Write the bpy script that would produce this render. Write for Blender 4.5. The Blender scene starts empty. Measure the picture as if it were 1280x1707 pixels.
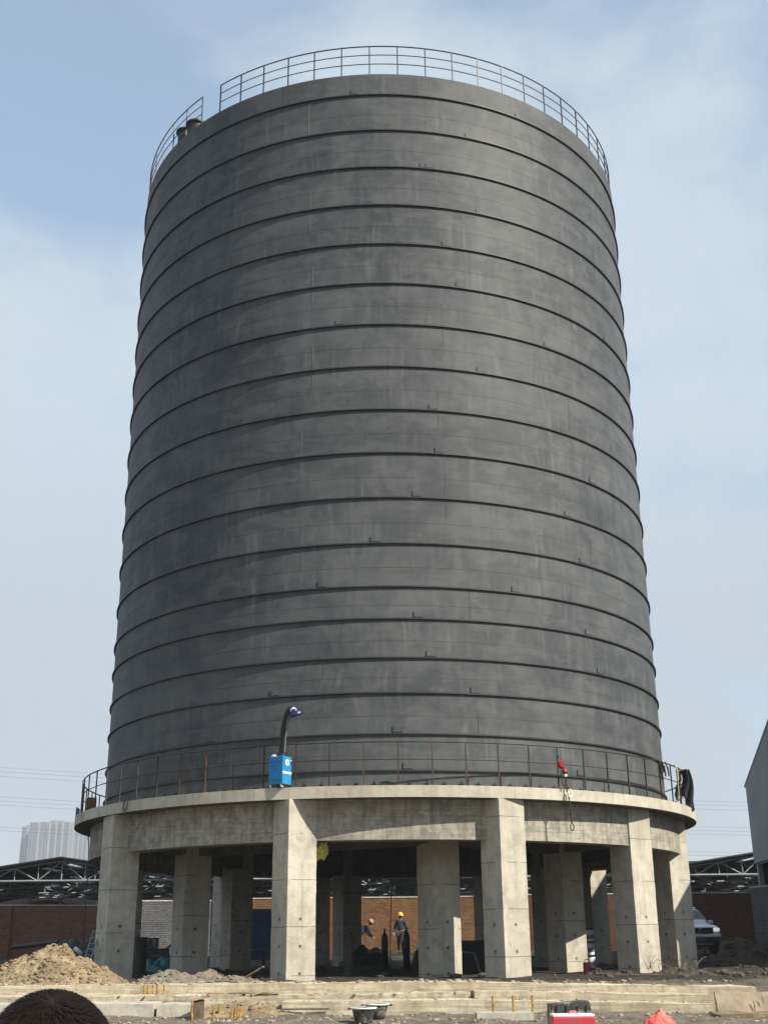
import bpy, bmesh, math, random
from mathutils import Vector, Matrix, noise
R_ = math.radians
random.seed(7)
S = bpy.context.scene
COL = S.collection

# ------------------------------------------------------------------ camera, sky, sun, exposure
CAM_Z = 1.35
F_PX, PITCH, ROLL, YAW = 1959.97, 0.352350518, -0.00937932610, 0.00127061431
_fw = Vector((math.sin(YAW)*math.cos(PITCH), math.cos(YAW)*math.cos(PITCH), math.sin(PITCH)))
_r0 = Vector((math.cos(YAW), -math.sin(YAW), 0)); _u0 = _r0.cross(_fw)
_rt = _r0*math.cos(ROLL)+_u0*math.sin(ROLL); _up = -_r0*math.sin(ROLL)+_u0*math.cos(ROLL)
cd = bpy.data.cameras.new('camera'); cam = bpy.data.objects.new('camera', cd); COL.objects.link(cam)
m = Matrix((_rt, _up, -_fw)).transposed().to_4x4(); m.translation = Vector((0, 0, CAM_Z)); cam.matrix_world = m
cd.sensor_fit = 'HORIZONTAL'; cd.sensor_width = 36; cd.lens = F_PX/1280*36; cd.clip_start = .1; cd.clip_end = 6000
S.camera = cam

SUN_AZ, SUN_EL = R_(56), R_(40)
SD = Vector((math.sin(SUN_AZ)*math.cos(SUN_EL), -math.cos(SUN_AZ)*math.cos(SUN_EL), math.sin(SUN_EL)))
sl = bpy.data.lights.new('sun', 'SUN'); sun = bpy.data.objects.new('sun', sl); COL.objects.link(sun)
sl.energy = 5.0; sl.angle = R_(.55); sl.color = (1, .93, .80)
sun.rotation_euler = (-SD).to_track_quat('-Z', 'Y').to_euler(); sun.location = (40, -40, 60)

W = bpy.data.worlds.new('World'); S.world = W; W.use_nodes = True
nt = W.node_tree; nt.nodes.clear()
def wn(t, **k):
    n = nt.nodes.new(t)
    for a, b in k.items(): setattr(n, a, b)
    return n
sky = wn('ShaderNodeTexSky', sky_type='NISHITA', sun_disc=False, sun_elevation=SUN_EL, sun_rotation=math.atan2(SD.x, SD.y))
sky.air_density = 1.0; sky.dust_density = .35; sky.ozone_density = 1.2
bg1 = wn('ShaderNodeBackground'); bg1.inputs[1].default_value = .115
tnt = wn('ShaderNodeVectorMath', operation='MULTIPLY'); tnt.inputs[1].default_value = (.90, 1.10, 1.17); nt.links.new(sky.outputs[0], tnt.inputs[0]); nt.links.new(tnt.outputs[0], bg1.inputs[0])
bg2 = wn('ShaderNodeBackground'); bg2.inputs[0].default_value = (.82, .985, 1.12, 1); bg2.inputs[1].default_value = .45
tc = wn('ShaderNodeTexCoord'); mp = wn('ShaderNodeMapping'); mp.inputs['Scale'].default_value = (1.6, 1.6, 2.3); mp.inputs['Location'].default_value = (.35, .2, .62)
nt.links.new(tc.outputs['Generated'], mp.inputs[0])
n1 = wn('ShaderNodeTexNoise'); n1.inputs['Scale'].default_value = 1.35; n1.inputs['Detail'].default_value = 6; n1.inputs['Roughness'].default_value = .45; n1.inputs['Distortion'].default_value = .4
nt.links.new(mp.outputs[0], n1.inputs[0])
rp = wn('ShaderNodeValToRGB'); rp.color_ramp.elements[0].position = .38; rp.color_ramp.elements[1].position = .63
rp.color_ramp.elements[0].color = (.42, .42, .42, 1); rp.color_ramp.elements[1].color = (.97, .97, .97, 1); rp.color_ramp.interpolation = 'EASE'
# a clearer patch of blue up on the left
vd = wn('ShaderNodeVectorMath', operation='DOT_PRODUCT'); vd.inputs[1].default_value = (-.22, .69, .69); nrmv = wn('ShaderNodeVectorMath', operation='NORMALIZE')
nt.links.new(tc.outputs['Generated'], nrmv.inputs[0]); nt.links.new(nrmv.outputs[0], vd.inputs[0])
mrg = wn('ShaderNodeMapRange'); mrg.inputs['From Min'].default_value = .976; mrg.inputs['From Max'].default_value = 1.0; mrg.inputs['To Min'].default_value = .06; mrg.inputs['To Max'].default_value = -.24
nt.links.new(vd.outputs['Value'], mrg.inputs['Value'])
n2 = wn('ShaderNodeTexNoise'); n2.inputs['Scale'].default_value = 4.5; n2.inputs['Detail'].default_value = 8; n2.inputs['Roughness'].default_value = .58; n2.inputs['Distortion'].default_value = .3
nt.links.new(mp.outputs[0], n2.inputs[0]); nm = wn('ShaderNodeMath', operation='MULTIPLY_ADD'); nm.inputs[1].default_value = .42; nt.links.new(n2.outputs[0], nm.inputs[0])
nsb = wn('ShaderNodeMath', operation='SUBTRACT'); nsb.inputs[1].default_value = .21; nt.links.new(n1.outputs[0], nsb.inputs[0]); nt.links.new(nsb.outputs[0], nm.inputs[2])
adn = wn('ShaderNodeMath', operation='ADD'); nt.links.new(nm.outputs[0], adn.inputs[0]); nt.links.new(mrg.outputs[0], adn.inputs[1])
szz = wn('ShaderNodeSeparateXYZ'); nt.links.new(nrmv.outputs[0], szz.inputs[0])
hz_ = wn('ShaderNodeMapRange'); hz_.inputs['From Min'].default_value = .02; hz_.inputs['From Max'].default_value = .5; hz_.inputs['To Min'].default_value = .22; hz_.inputs['To Max'].default_value = 0; nt.links.new(szz.outputs[2], hz_.inputs['Value'])
ad2 = wn('ShaderNodeMath', operation='ADD'); nt.links.new(adn.outputs[0], ad2.inputs[0]); nt.links.new(hz_.outputs[0], ad2.inputs[1])
nt.links.new(ad2.outputs[0], rp.inputs[0])
sz = wn('ShaderNodeSeparateXYZ'); nt.links.new(nrmv.outputs[0], sz.inputs[0])
hr = wn('ShaderNodeValToRGB'); he = hr.color_ramp.elements; he[0].position = .02; he[0].color = (.66, .74, .86, 1); he[1].position = .42; he[1].color = (.84, 1.0, 1.13, 1)
nt.links.new(sz.outputs[2], hr.inputs[0]); nt.links.new(hr.outputs[0], bg2.inputs[0])
mxs = wn('ShaderNodeMixShader'); nt.links.new(rp.outputs[0], mxs.inputs[0]); nt.links.new(bg1.outputs[0], mxs.inputs[1]); nt.links.new(bg2.outputs[0], mxs.inputs[2])
wo = wn('ShaderNodeOutputWorld'); nt.links.new(mxs.outputs[0], wo.inputs[0])
S.view_settings.view_transform = 'Standard'; S.view_settings.look = 'None'; S.view_settings.exposure = .68; S.view_settings.gamma = 1
S.cycles.max_bounces = 6; S.cycles.volume_bounces = 0

def ray(x, y):
    return _fw+_rt*((x-640)/F_PX)-_up*((y-853.5)/F_PX)
def P(x, y, Y):                      # the point at distance Y seen at picture position x, y
    d = ray(x, y); d = d*(Y/d.y); return Vector((d.x, Y, d.z+CAM_Z))
def PZ(x, y, z):                     # the point at height z
    d = ray(x, y); d = d*((z-CAM_Z)/d.z); return Vector((d.x, d.y, z))

# ------------------------------------------------------------------ helpers
class MB:
    """collects faces, builds one mesh"""
    def __init__(s): s.v = []; s.f = []; s.mi = []; s.uv = None
    def add(s, vs, fs, mi=0):
        o = len(s.v); s.v += [tuple(v) for v in vs]; s.f += [tuple(i+o for i in f) for f in fs]; s.mi += [mi]*len(fs)
    def box(s, c, d, rot=None, mi=0):
        hx, hy, hz = d[0]/2, d[1]/2, d[2]/2
        vs = [Vector((x, y, z)) for x in (-hx, hx) for y in (-hy, hy) for z in (-hz, hz)]
        if rot is not None: vs = [rot @ v for v in vs]
        c = Vector(c)
        s.add([v+c for v in vs], [(0,1,3,2),(4,6,7,5),(0,4,5,1),(2,3,7,6),(0,2,6,4),(1,5,7,3)], mi)
    def tube(s, pts, r, n=8, cap=True, mi=0):
        pts = [Vector(p) for p in pts]; rs = r if isinstance(r, (list, tuple)) else [r]*len(pts)
        vs = []; fs = []; nrm = None
        for i, p in enumerate(pts):
            t = (pts[min(i+1, len(pts)-1)]-pts[max(i-1, 0)]).normalized()
            if nrm is None:
                nrm = t.orthogonal().normalized()
                if abs(t.z) < .5: nrm = t.cross(Vector((0,0,1))).normalized()
            else:
                nrm = (nrm-t*nrm.dot(t)).normalized()
            b = t.cross(nrm)
            for k in range(n):
                a = 2*math.pi*k/n; vs.append(p+(nrm*math.cos(a)+b*math.sin(a))*rs[i])
        for i in range(len(pts)-1):
            for k in range(n):
                fs.append((i*n+k, i*n+(k+1)%n, (i+1)*n+(k+1)%n, (i+1)*n+k))
        if cap:
            fs.append(tuple(reversed(range(n)))); fs.append(tuple(range((len(pts)-1)*n, len(pts)*n)))
        s.add(vs, fs, mi)
    def lathe(s, prof, c=(0,0,0), n=32, mi=0, rot=None):
        vs = []; fs = []; c = Vector(c)
        for (r, z) in prof:
            for k in range(n):
                a = 2*math.pi*k/n; v = Vector((r*math.cos(a), r*math.sin(a), z))
                if rot is not None: v = rot @ v
                vs.append(v+c)
        for i in range(len(prof)-1):
            for k in range(n): fs.append((i*n+k, i*n+(k+1)%n, (i+1)*n+(k+1)%n, (i+1)*n+k))
        if prof[0][0] > 0: fs.append(tuple(reversed(range(n))))
        if prof[-1][0] > 0: fs.append(tuple(range((len(prof)-1)*n, len(prof)*n)))
        s.add(vs, fs, mi)
    def prism(s, poly, z0, z1, mi=0, tr=lambda v: v):
        n = len(poly); vs = [tr(Vector((x, y, z0))) for x, y in poly]+[tr(Vector((x, y, z1))) for x, y in poly]
        s.add(vs, [tuple(reversed(range(n))), tuple(range(n, 2*n))]+[(i, (i+1)%n, n+(i+1)%n, n+i) for i in range(n)], mi)
    def rock(s, c, r, mi=0, flat=.7):
        bm = bmesh.new(); bmesh.ops.create_icosphere(bm, subdivisions=1, radius=1)
        sx, sy, sz = r*random.uniform(.7, 1.4), r*random.uniform(.7, 1.3), r*flat*random.uniform(.6, 1.1)
        q = Matrix.Rotation(random.uniform(0, 6.3), 3, 'Z') @ Matrix.Rotation(random.uniform(-.5, .5), 3, 'X')
        vs = []
        for v in bm.verts:
            p = v.co*random.uniform(.72, 1.15); vs.append(q @ Vector((p.x*sx, p.y*sy, p.z*sz))+Vector(c))
        s.add(vs, [tuple(v.index for v in f.verts) for f in bm.faces], mi); bm.free()
    def build(s, name, mats, parent=None, smooth=False, bevel=0, loc=None, auto=None, recalc=True):
        me = bpy.data.meshes.new(name); me.from_pydata(s.v, [], s.f)
        if not isinstance(mats, (list, tuple)): mats = [mats]
        for m_ in mats: me.materials.append(m_)
        me.polygons.foreach_set('material_index', s.mi)
        if recalc:
            bm = bmesh.new(); bm.from_mesh(me); bmesh.ops.recalc_face_normals(bm, faces=bm.faces); bm.to_mesh(me); bm.free()
        if smooth: me.polygons.foreach_set('use_smooth', [True]*len(me.polygons))
        if auto is not None: me.set_sharp_from_angle(angle=R_(auto))
        o = bpy.data.objects.new(name, me); COL.objects.link(o)
        if parent: o.parent = parent
        if loc is not None: o.location = loc
        if bevel:
            b = o.modifiers.new('bevel', 'BEVEL'); b.width = bevel; b.segments = 2; b.limit_method = 'ANGLE'
        return o
def tag(o, label=None, cat=None, group=None, kind=None):
    if label: o['label'] = label
    if cat: o['category'] = cat
    if group: o['group'] = group
    if kind: o['kind'] = kind
    return o
def thing(name, label, cat, loc=(0,0,0), rz=0, group=None):
    o = bpy.data.objects.new(name, None); COL.objects.link(o); o.location = loc; o.rotation_euler = (0,0,rz)
    o.empty_display_size = .2
    return tag(o, label, cat, group)
def kids(o): return [c for c in COL.objects if c.parent == o]
def copy_tree(o, parent=None):
    c = o.copy(); COL.objects.link(c)
    if parent: c.parent = parent
    for ch in kids(o): copy_tree(ch, c)
    return c
def grid_box(x0, x1, y0, y1, z0, z1, step, amp, nsc=3.0, seed=0, tr=None):
    """box with dense faces and roughened surface"""
    bm = bmesh.new()
    nx = max(1, int((x1-x0)/step)); ny = max(1, int((y1-y0)/step)); nz = max(1, int((z1-z0)/step))
    key = {}
    def vert(i, j, k):
        if (i,j,k) not in key:
            p = Vector((x0+(x1-x0)*i/nx, y0+(y1-y0)*j/ny, z0+(z1-z0)*k/nz)); q = p*nsc+Vector((seed*7.1, seed*3.3, seed))
            d = noise.noise_vector(q)*amp+noise.noise_vector(q*3.1)*amp*.6
            key[(i,j,k)] = bm.verts.new(p+d)
        return key[(i,j,k)]
    for i in range(nx):
        for j in range(ny):
            for k in (0, nz):
                try: bm.faces.new((vert(i,j,k), vert(i+1,j,k), vert(i+1,j+1,k), vert(i,j+1,k)))
                except ValueError: pass
    for i in range(nx):
        for k in range(nz):
            for j in (0, ny): bm.faces.new((vert(i,j,k), vert(i+1,j,k), vert(i+1,j,k+1), vert(i,j,k+1)))
    for j in range(ny):
        for k in range(nz):
            for i in (0, nx): bm.faces.new((vert(i,j,k), vert(i,j+1,k), vert(i,j+1,k+1), vert(i,j,k+1)))
    bmesh.ops.recalc_face_normals(bm, faces=bm.faces)
    if tr: bmesh.ops.transform(bm, matrix=tr, verts=bm.verts)
    return bm
def bm_obj(bm, name, mat_, parent=None, smooth=False):
    me = bpy.data.meshes.new(name); bm.to_mesh(me); bm.free(); me.materials.append(mat_)
    if smooth: me.polygons.foreach_set('use_smooth', [True]*len(me.polygons))
    o = bpy.data.objects.new(name, me); COL.objects.link(o)
    if parent: o.parent = parent
    return o

# ------------------------------------------------------------------ materials
class NB:
    def __init__(s, name):
        s.m = bpy.data.materials.new(name); s.m.use_nodes = True; s.t = s.m.node_tree; s.t.nodes.clear()
        s.out = s.n('ShaderNodeOutputMaterial'); s.b = s.n('ShaderNodeBsdfPrincipled'); s.l(s.b.outputs[0], s.out.inputs[0])
    def n(s, t, **k):
        q = s.t.nodes.new(t)
        for a, b in k.items(): setattr(q, a, b)
        return q
    def l(s, a, b): s.t.links.new(a, b)
    def pos(s, scale=(1,1,1), kind='pos'):
        if kind == 'pos': o = s.n('ShaderNodeNewGeometry').outputs['Position']
        else: o = s.n('ShaderNodeTexCoord').outputs[{'uv':'UV','obj':'Object'}[kind]]
        mp = s.n('ShaderNodeMapping'); mp.inputs['Scale'].default_value = scale; s.l(o, mp.inputs[0]); return mp.outputs[0]
    def noise(s, vec, scale, detail=5, rough=.55, dist=0):
        q = s.n('ShaderNodeTexNoise'); s.l(vec, q.inputs['Vector']); q.inputs['Scale'].default_value = scale; q.inputs['Detail'].default_value = detail
        q.inputs['Roughness'].default_value = rough; q.inputs['Distortion'].default_value = dist; return q.outputs[0]
    def ramp(s, fac, a, b, ca=(0,0,0), cb=(1,1,1)):
        q = s.n('ShaderNodeValToRGB'); e = q.color_ramp.elements; e[0].position = a; e[1].position = b; e[0].color = (*ca, 1); e[1].color = (*cb, 1)
        s.l(fac, q.inputs[0]); return q.outputs[0]
    def mix(s, fac, a, b, mode='MIX'):
        q = s.n('ShaderNodeMix', data_type='RGBA', blend_type=mode)
        for i, v in ((0, fac), (6, a), (7, b)):
            if isinstance(v, (int, float)): q.inputs[i].default_value = v
            elif isinstance(v, tuple): q.inputs[i].default_value = (*v, 1)
            else: s.l(v, q.inputs[i])
        return q.outputs[2]
    def math(s, op, a, b=None, c=None):
        q = s.n('ShaderNodeMath', operation=op)
        for i, v in enumerate((a, b, c)):
            if v is None: continue
            if isinstance(v, (int, float)): q.inputs[i].default_value = v
            else: s.l(v, q.inputs[i])
        return q.outputs[0]
    def bump(s, h, st=.3, d=.02):
        q = s.n('ShaderNodeBump'); q.inputs['Strength'].default_value = st; q.inputs['Distance'].default_value = d; s.l(h, q.inputs['Height']); s.l(q.outputs[0], s.b.inputs['Normal'])
    def color(s, c):
        if isinstance(c, tuple): s.b.inputs['Base Color'].default_value = (*c, 1)
        else: s.l(c, s.b.inputs['Base Color'])
    def rough(s, r):
        if isinstance(r, (int, float)): s.b.inputs['Roughness'].default_value = r
        else: s.l(r, s.b.inputs['Roughness'])
def simple(name, c, rough=.6, metal=0, var=.25, scale=6, bump=0, spec=None, kind='pos', dirt=None):
    q = NB(name); v = q.pos(kind=kind)
    n_ = q.noise(v, scale, 6, .6); d = tuple(x*(1-var) for x in c); u = tuple(min(1, x*(1+var)) for x in c)
    col = q.ramp(n_, .3, .7, d, u)
    if dirt: col = q.mix(q.ramp(q.noise(v, scale*.4, 8, .65), .48, .62), col, dirt)
    q.color(col); q.rough(rough); q.b.inputs['Metallic'].default_value = metal
    if spec is not None: q.b.inputs['Specular IOR Level'].default_value = spec
    if bump: q.bump(q.noise(v, scale*6, 6), bump, .02)
    return q.m

def m_concrete(name, light, dark, stain, kind='plain', holes=False):
    q = NB(name); p = q.pos()
    big = q.noise(p, .55, 6, .55, .3); mid = q.noise(p, 2.6, 8, .62); fine = q.noise(p, 26, 5, .6)
    col = q.ramp(big, .32, .66, dark, light)
    col = q.mix(q.math('MULTIPLY', q.ramp(mid, .44, .70), .7), col, stain)
    blot = q.noise(p, 1.25, 4, .5, 1.5)
    col = q.mix(q.math('MULTIPLY', q.ramp(blot, .56, .60), .28), col, tuple(min(1, x*1.12) for x in light))
    col = q.mix(q.math('MULTIPLY', q.ramp(q.noise(p, .9, 8, .7, .8), .58, .66), .45), col, tuple(x*.62 for x in stain))
    col = q.mix(.35, col, q.mix(fine, (.25,.25,.25), (.75,.75,.75)), 'OVERLAY')
    st = q.noise(q.pos((5, 5, .35)), 1.3, 6, .6)
    col = q.mix(q.math('MULTIPLY', q.ramp(st, .52, .75), .35), col, tuple(x*.5 for x in stain))
    pit = q.ramp(q.noise(p, 55, 2, .5), .68, .74)
    col = q.mix(q.math('MULTIPLY', pit, .35), col, (.06, .055, .045))
    sx = q.n('ShaderNodeSeparateXYZ'); q.l(p, sx.inputs[0])
    wob = q.noise(p, 3, 3)
    h = fine
    if kind == 'form':                # horizontal board and pour marks, vertical panel joints on a curved beam (UV in metres)
        u = q.pos(kind='uv'); br = q.n('ShaderNodeTexBrick'); q.l(u, br.inputs['Vector'])
        br.inputs['Scale'].default_value = 1; br.inputs['Brick Width'].default_value = 1.25; br.inputs['Row Height'].default_value = .335
        br.inputs['Mortar Size'].default_value = .004; br.inputs['Color1'].default_value = (.42,.42,.42,1); br.inputs['Color2'].default_value = (.62,.62,.62,1); br.inputs['Mortar'].default_value = (.22,.22,.22,1)
        br.offset = .37; br.squash = .7
        col = q.mix(.55, col, br.outputs['Color'], 'OVERLAY')
        vs = q.noise(q.pos((1.2, .12, 1), 'uv'), 6, 6, .7)
        col = q.mix(q.math('MULTIPLY', q.ramp(vs, .48, .66), .55), col, tuple(x*.36 for x in stain))
        hs = q.noise(q.pos((.25, 5, 1), 'uv'), 3, 6, .65)
        col = q.mix(q.math('MULTIPLY', q.ramp(hs, .5, .68), .5), col, tuple(x*.45 for x in stain))
        fine_hs = q.noise(q.pos((.5, 22, 1), 'uv'), 2, 4, .6)
        col = q.mix(q.math('MULTIPLY', q.ramp(fine_hs, .62, .68), .5), col, tuple(x*.3 for x in stain))
        mot = q.noise(q.pos(kind='uv'), 3.2, 10, .74, .4)
        col = q.mix(q.math('MULTIPLY', q.ramp(mot, .44, .60), .55), col, tuple(x*.5 for x in stain))
        patch = q.ramp(q.noise(q.pos(kind='uv'), 1.1, 5, .6, .6), .58, .62)
        col = q.mix(q.math('MULTIPLY', patch, .35), col, light)
    if kind == 'edge':                # ledge rim: short pours of different tone
        u = q.pos(kind='uv'); br = q.n('ShaderNodeTexBrick'); q.l(u, br.inputs['Vector'])
        br.inputs['Scale'].default_value = 1; br.inputs['Brick Width'].default_value = .93; br.inputs['Row Height'].default_value = 4
        br.inputs['Mortar Size'].default_value = .006; br.inputs['Color1'].default_value = (.43,.43,.43,1); br.inputs['Color2'].default_value = (.6,.6,.6,1); br.inputs['Mortar'].default_value = (.2,.2,.2,1)
        col = q.mix(.5, col, br.outputs['Color'], 'OVERLAY')
        vs = q.noise(q.pos((2, .2, 1), 'uv'), 5, 6, .7)
        col = q.mix(q.math('MULTIPLY', q.ramp(vs, .55, .72), .4), col, (.20, .13, .07))
    if holes:
        rnd = q.n('ShaderNodeObjectInfo').outputs['Random']
        # pour joints
        zz = q.math('ADD', q.math('ADD', sx.outputs[2], q.math('MULTIPLY', wob, .04)), q.math('MULTIPLY', rnd, .5))
        fr = q.math('PINGPONG', zz, .55)
        line = q.math('LESS_THAN', fr, .010)
        brk = q.math('GREATER_THAN', q.noise(p, 1.4, 4), .44)
        line = q.math('MULTIPLY', line, brk)
        col = q.mix(q.math('MULTIPLY', line, .62), col, (.07, .06, .05))
        o = q.n('ShaderNodeTexCoord').outputs['Object']; so = q.n('ShaderNodeSeparateXYZ'); q.l(o, so.inputs[0])
        nn = q.n('ShaderNodeSeparateXYZ'); q.l(q.n('ShaderNodeTexCoord').outputs['Normal'], nn.inputs[0])
        isx = q.math('GREATER_THAN', q.math('ABSOLUTE', nn.outputs[0]), .5)
        hh = q.math('ADD', q.math('MULTIPLY', isx, so.outputs[1]), q.math('MULTIPLY', q.math('SUBTRACT', 1, isx), so.outputs[0]))
        zf = q.math('ADD', so.outputs[2], q.math('MULTIPLY', rnd, .6))
        zr = q.math('SUBTRACT', q.math('PINGPONG', zf, .31), .0)
        d2 = q.math('ADD', q.math('MULTIPLY', q.math('ADD', hh, .03), q.math('ADD', hh, .03)), q.math('MULTIPLY', zr, zr))
        hole = q.math('MULTIPLY', q.math('LESS_THAN', d2, .00075), q.math('LESS_THAN', so.outputs[2], 2.2))
        halo = q.math('MULTIPLY', q.math('LESS_THAN', d2, .0045), q.math('MULTIPLY', q.math('LESS_THAN', so.outputs[2], 2.2), .3))
        col = q.mix(halo, col, tuple(x*.5 for x in stain))
        col = q.mix(hole, col, (.015, .013, .012))
    if kind == 'foot':                # layered pours, dust and soil smears along the length
        ly = q.noise(q.pos((.35, 1, 13)), 1.6, 9, .7)
        col = q.mix(q.math('MULTIPLY', q.ramp(ly, .47, .55), .45), col, tuple(x*.62 for x in stain))
        ly2 = q.noise(q.pos((.6, 1, 30)), 1.3, 8, .72)
        gr = q.noise(p, 13, 8, .75)
        col = q.mix(q.math('MULTIPLY', q.ramp(gr, .54, .62), .5), col, tuple(x*.5 for x in stain))
        col = q.mix(q.math('MULTIPLY', q.ramp(ly2, .585, .62), .6), col, (.075, .06, .045))
        col = q.mix(q.math('MULTIPLY', q.ramp(q.noise(p, .7, 5, .6), .5, .64), .5), col, (.30, .215, .15))
    q.color(col); q.rough(.9); q.b.inputs['Specular IOR Level'].default_value = .25
    q.bump(q.math('ADD', q.math('MULTIPLY', mid, 2.0), fine), .28, .02)
    return q.m

def m_tank(name):
    q = NB(name); u = q.pos(kind='uv')
    a = q.noise(u, .30, 6, .55, .6)                       # large clouds
    b = q.noise(q.pos((1, .45, 1), 'uv'), 1.1, 7, .62, 1.2)   # brush patches
    hz = q.noise(q.pos((.18, 4.5, 1), 'uv'), 1.6, 5, .6)     # horizontal roller streaks
    vt = q.noise(q.pos((1.6, .22, 1), 'uv'), 1.5, 6, .6, .8)  # vertical sweeps
    col = q.ramp(a, .3, .7, (.044, .049, .056), (.076, .081, .085))
    col = q.mix(q.math('MULTIPLY', q.ramp(b, .48, .70), .45), col, (.125, .125, .122))
    col = q.mix(q.math('MULTIPLY', q.ramp(hz, .52, .7), .4), col, (.050, .053, .058))
    col = q.mix(q.math('MULTIPLY', q.ramp(vt, .52, .72), .32), col, (.125, .127, .124))
    # fans of brushed paint: thin curved upright strokes, in patches
    sp = q.n('ShaderNodeSeparateXYZ'); q.l(u, sp.inputs[0])
    w = q.math('SUBTRACT', q.math('FRACT', q.math('DIVIDE', sp.outputs[1], 1.39)), .5)
    sgn = q.math('SUBTRACT', q.math('MULTIPLY', q.noise(u, .35, 2), 26), 13)
    cb = q.n('ShaderNodeCombineXYZ'); q.l(q.math('ADD', q.math('MULTIPLY', sp.outputs[0], 6.0), q.math('MULTIPLY', q.math('MULTIPLY', w, w), sgn)), cb.inputs[0]); q.l(q.math('MULTIPLY', sp.outputs[1], .22), cb.inputs[1])
    st = q.noise(cb.outputs[0], 1.0, 4, .6, .35)
    msk = q.math('MULTIPLY', q.ramp(q.noise(q.pos((1, .6, 1), 'uv'), .62, 4, .6, .5), .47, .60), q.ramp(q.math('ABSOLUTE', w), .30, .47, (1,1,1), (0,0,0)))
    arc = q.math('MULTIPLY', q.ramp(st, .53, .66), msk)
    col = q.mix(q.math('MULTIPLY', arc, .45), col, (.165, .169, .167))
    dk = q.math('MULTIPLY', q.ramp(q.noise(q.pos((1.0, 1.6, 1), 'uv'), 1.4, 6, .65, 1.0), .58, .68), .32)
    col = q.mix(dk, col, (.045, .047, .052))
    fh = q.noise(q.pos((.35, 16, 1), 'uv'), 1.5, 4, .6)
    col = q.mix(q.math('MULTIPLY', q.ramp(fh, .60, .72), .25), col, (.04, .042, .046))
    pbr = q.n('ShaderNodeTexBrick'); q.l(u, pbr.inputs['Vector']); pbr.offset = .5; pbr.inputs['Scale'].default_value = 1; pbr.inputs['Brick Width'].default_value = 5.6; pbr.inputs['Row Height'].default_value = .69; pbr.inputs['Mortar Size'].default_value = 0
    pbr.inputs['Color1'].default_value = (.43,.43,.43,1); pbr.inputs['Color2'].default_value = (.58,.58,.58,1)
    col = q.mix(.55, col, pbr.outputs['Color'], 'OVERLAY')
    wp = q.noise(q.pos((.8, 1.5, 1), 'uv'), 1.0, 9, .72, .6)
    col = q.mix(q.math('MULTIPLY', q.ramp(wp, .46, .60), .45), col, (.118, .122, .121))
    q.color(col)
    q.rough(.60); q.b.inputs['Specular IOR Level'].default_value = .18
    q.bump(q.math('ADD', q.math('MULTIPLY', st, .4), q.math('ADD', hz, q.math('MULTIPLY', b, .5))), .12, .02)
    return q.m

def m_brick(name, c1, c2, mortar, bump=.6):
    q = NB(name); tcn = q.n('ShaderNodeTexCoord'); sp = q.n('ShaderNodeSeparateXYZ'); q.l(tcn.outputs['Object'], sp.inputs[0])
    cb = q.n('ShaderNodeCombineXYZ'); q.l(q.math('ADD', sp.outputs[0], sp.outputs[1]), cb.inputs[0]); q.l(sp.outputs[2], cb.inputs[1])
    br = q.n('ShaderNodeTexBrick'); q.l(cb.outputs[0], br.inputs['Vector']); br.inputs['Scale'].default_value = 1
    br.inputs['Brick Width'].default_value = .26; br.inputs['Row Height'].default_value = .10; br.inputs['Mortar Size'].default_value = .012; br.inputs['Bias'].default_value = -.1
    br.inputs['Color1'].default_value = (*c1, 1); br.inputs['Color2'].default_value = (*c2, 1); br.inputs['Mortar'].default_value = (*mortar, 1)
    p = q.pos(); n_ = q.noise(p, 1.2, 8, .65)
    col = q.mix(q.math('MULTIPLY', q.ramp(n_, .45, .7), .6), br.outputs['Color'], mortar)
    col = q.mix(.4, col, q.mix(q.noise(p, 9, 4), (.2,.2,.2), (.8,.8,.8)), 'OVERLAY')
    q.color(col); q.rough(.92); q.b.inputs['Specular IOR Level'].default_value = .2
    q.bump(q.math('ADD', br.outputs['Fac'], q.math('MULTIPLY', q.noise(p, 14, 4), -1.2)), bump, -.03)
    return q.m

def m_ground(name):
    q = NB(name); p = q.pos(); sp = q.n('ShaderNodeSeparateXYZ'); q.l(p, sp.inputs[0])
    a = q.noise(p, .35, 7, .6); b = q.noise(p, 3.2, 8, .65); c = q.noise(p, 22, 5, .6)
    tan = q.mix(q.ramp(b, .35, .68), (.085, .074, .060), (.205, .178, .138))
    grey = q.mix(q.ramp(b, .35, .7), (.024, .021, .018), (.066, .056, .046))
    # the yard behind the footings is dark soil, toned darker for the shade under the tank, the strip in front of them pale dust
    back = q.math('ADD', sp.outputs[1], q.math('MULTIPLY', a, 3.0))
    f = q.math('MAXIMUM', q.ramp(q.math('MULTIPLY', q.math('SUBTRACT', back, 27.9), .45), 0, 1), q.ramp(q.math('MULTIPLY', q.math('SUBTRACT', 19.5, back), .3), 0, 1))  # nearest ground kept dark as well, to cut bounced light
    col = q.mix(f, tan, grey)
    col = q.mix(.45, col, q.mix(c, (.15,.15,.15), (.85,.85,.85)), 'OVERLAY')
    col = q.mix(q.math('MULTIPLY', q.ramp(q.noise(p, 7, 4), .62, .7), .35), col, (.22, .20, .17))
    q.color(col); q.rough(.97); q.b.inputs['Specular IOR Level'].default_value = .15
    q.bump(q.math('ADD', b, q.math('MULTIPLY', c, .6)), .8, .05)
    return q.m

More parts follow.
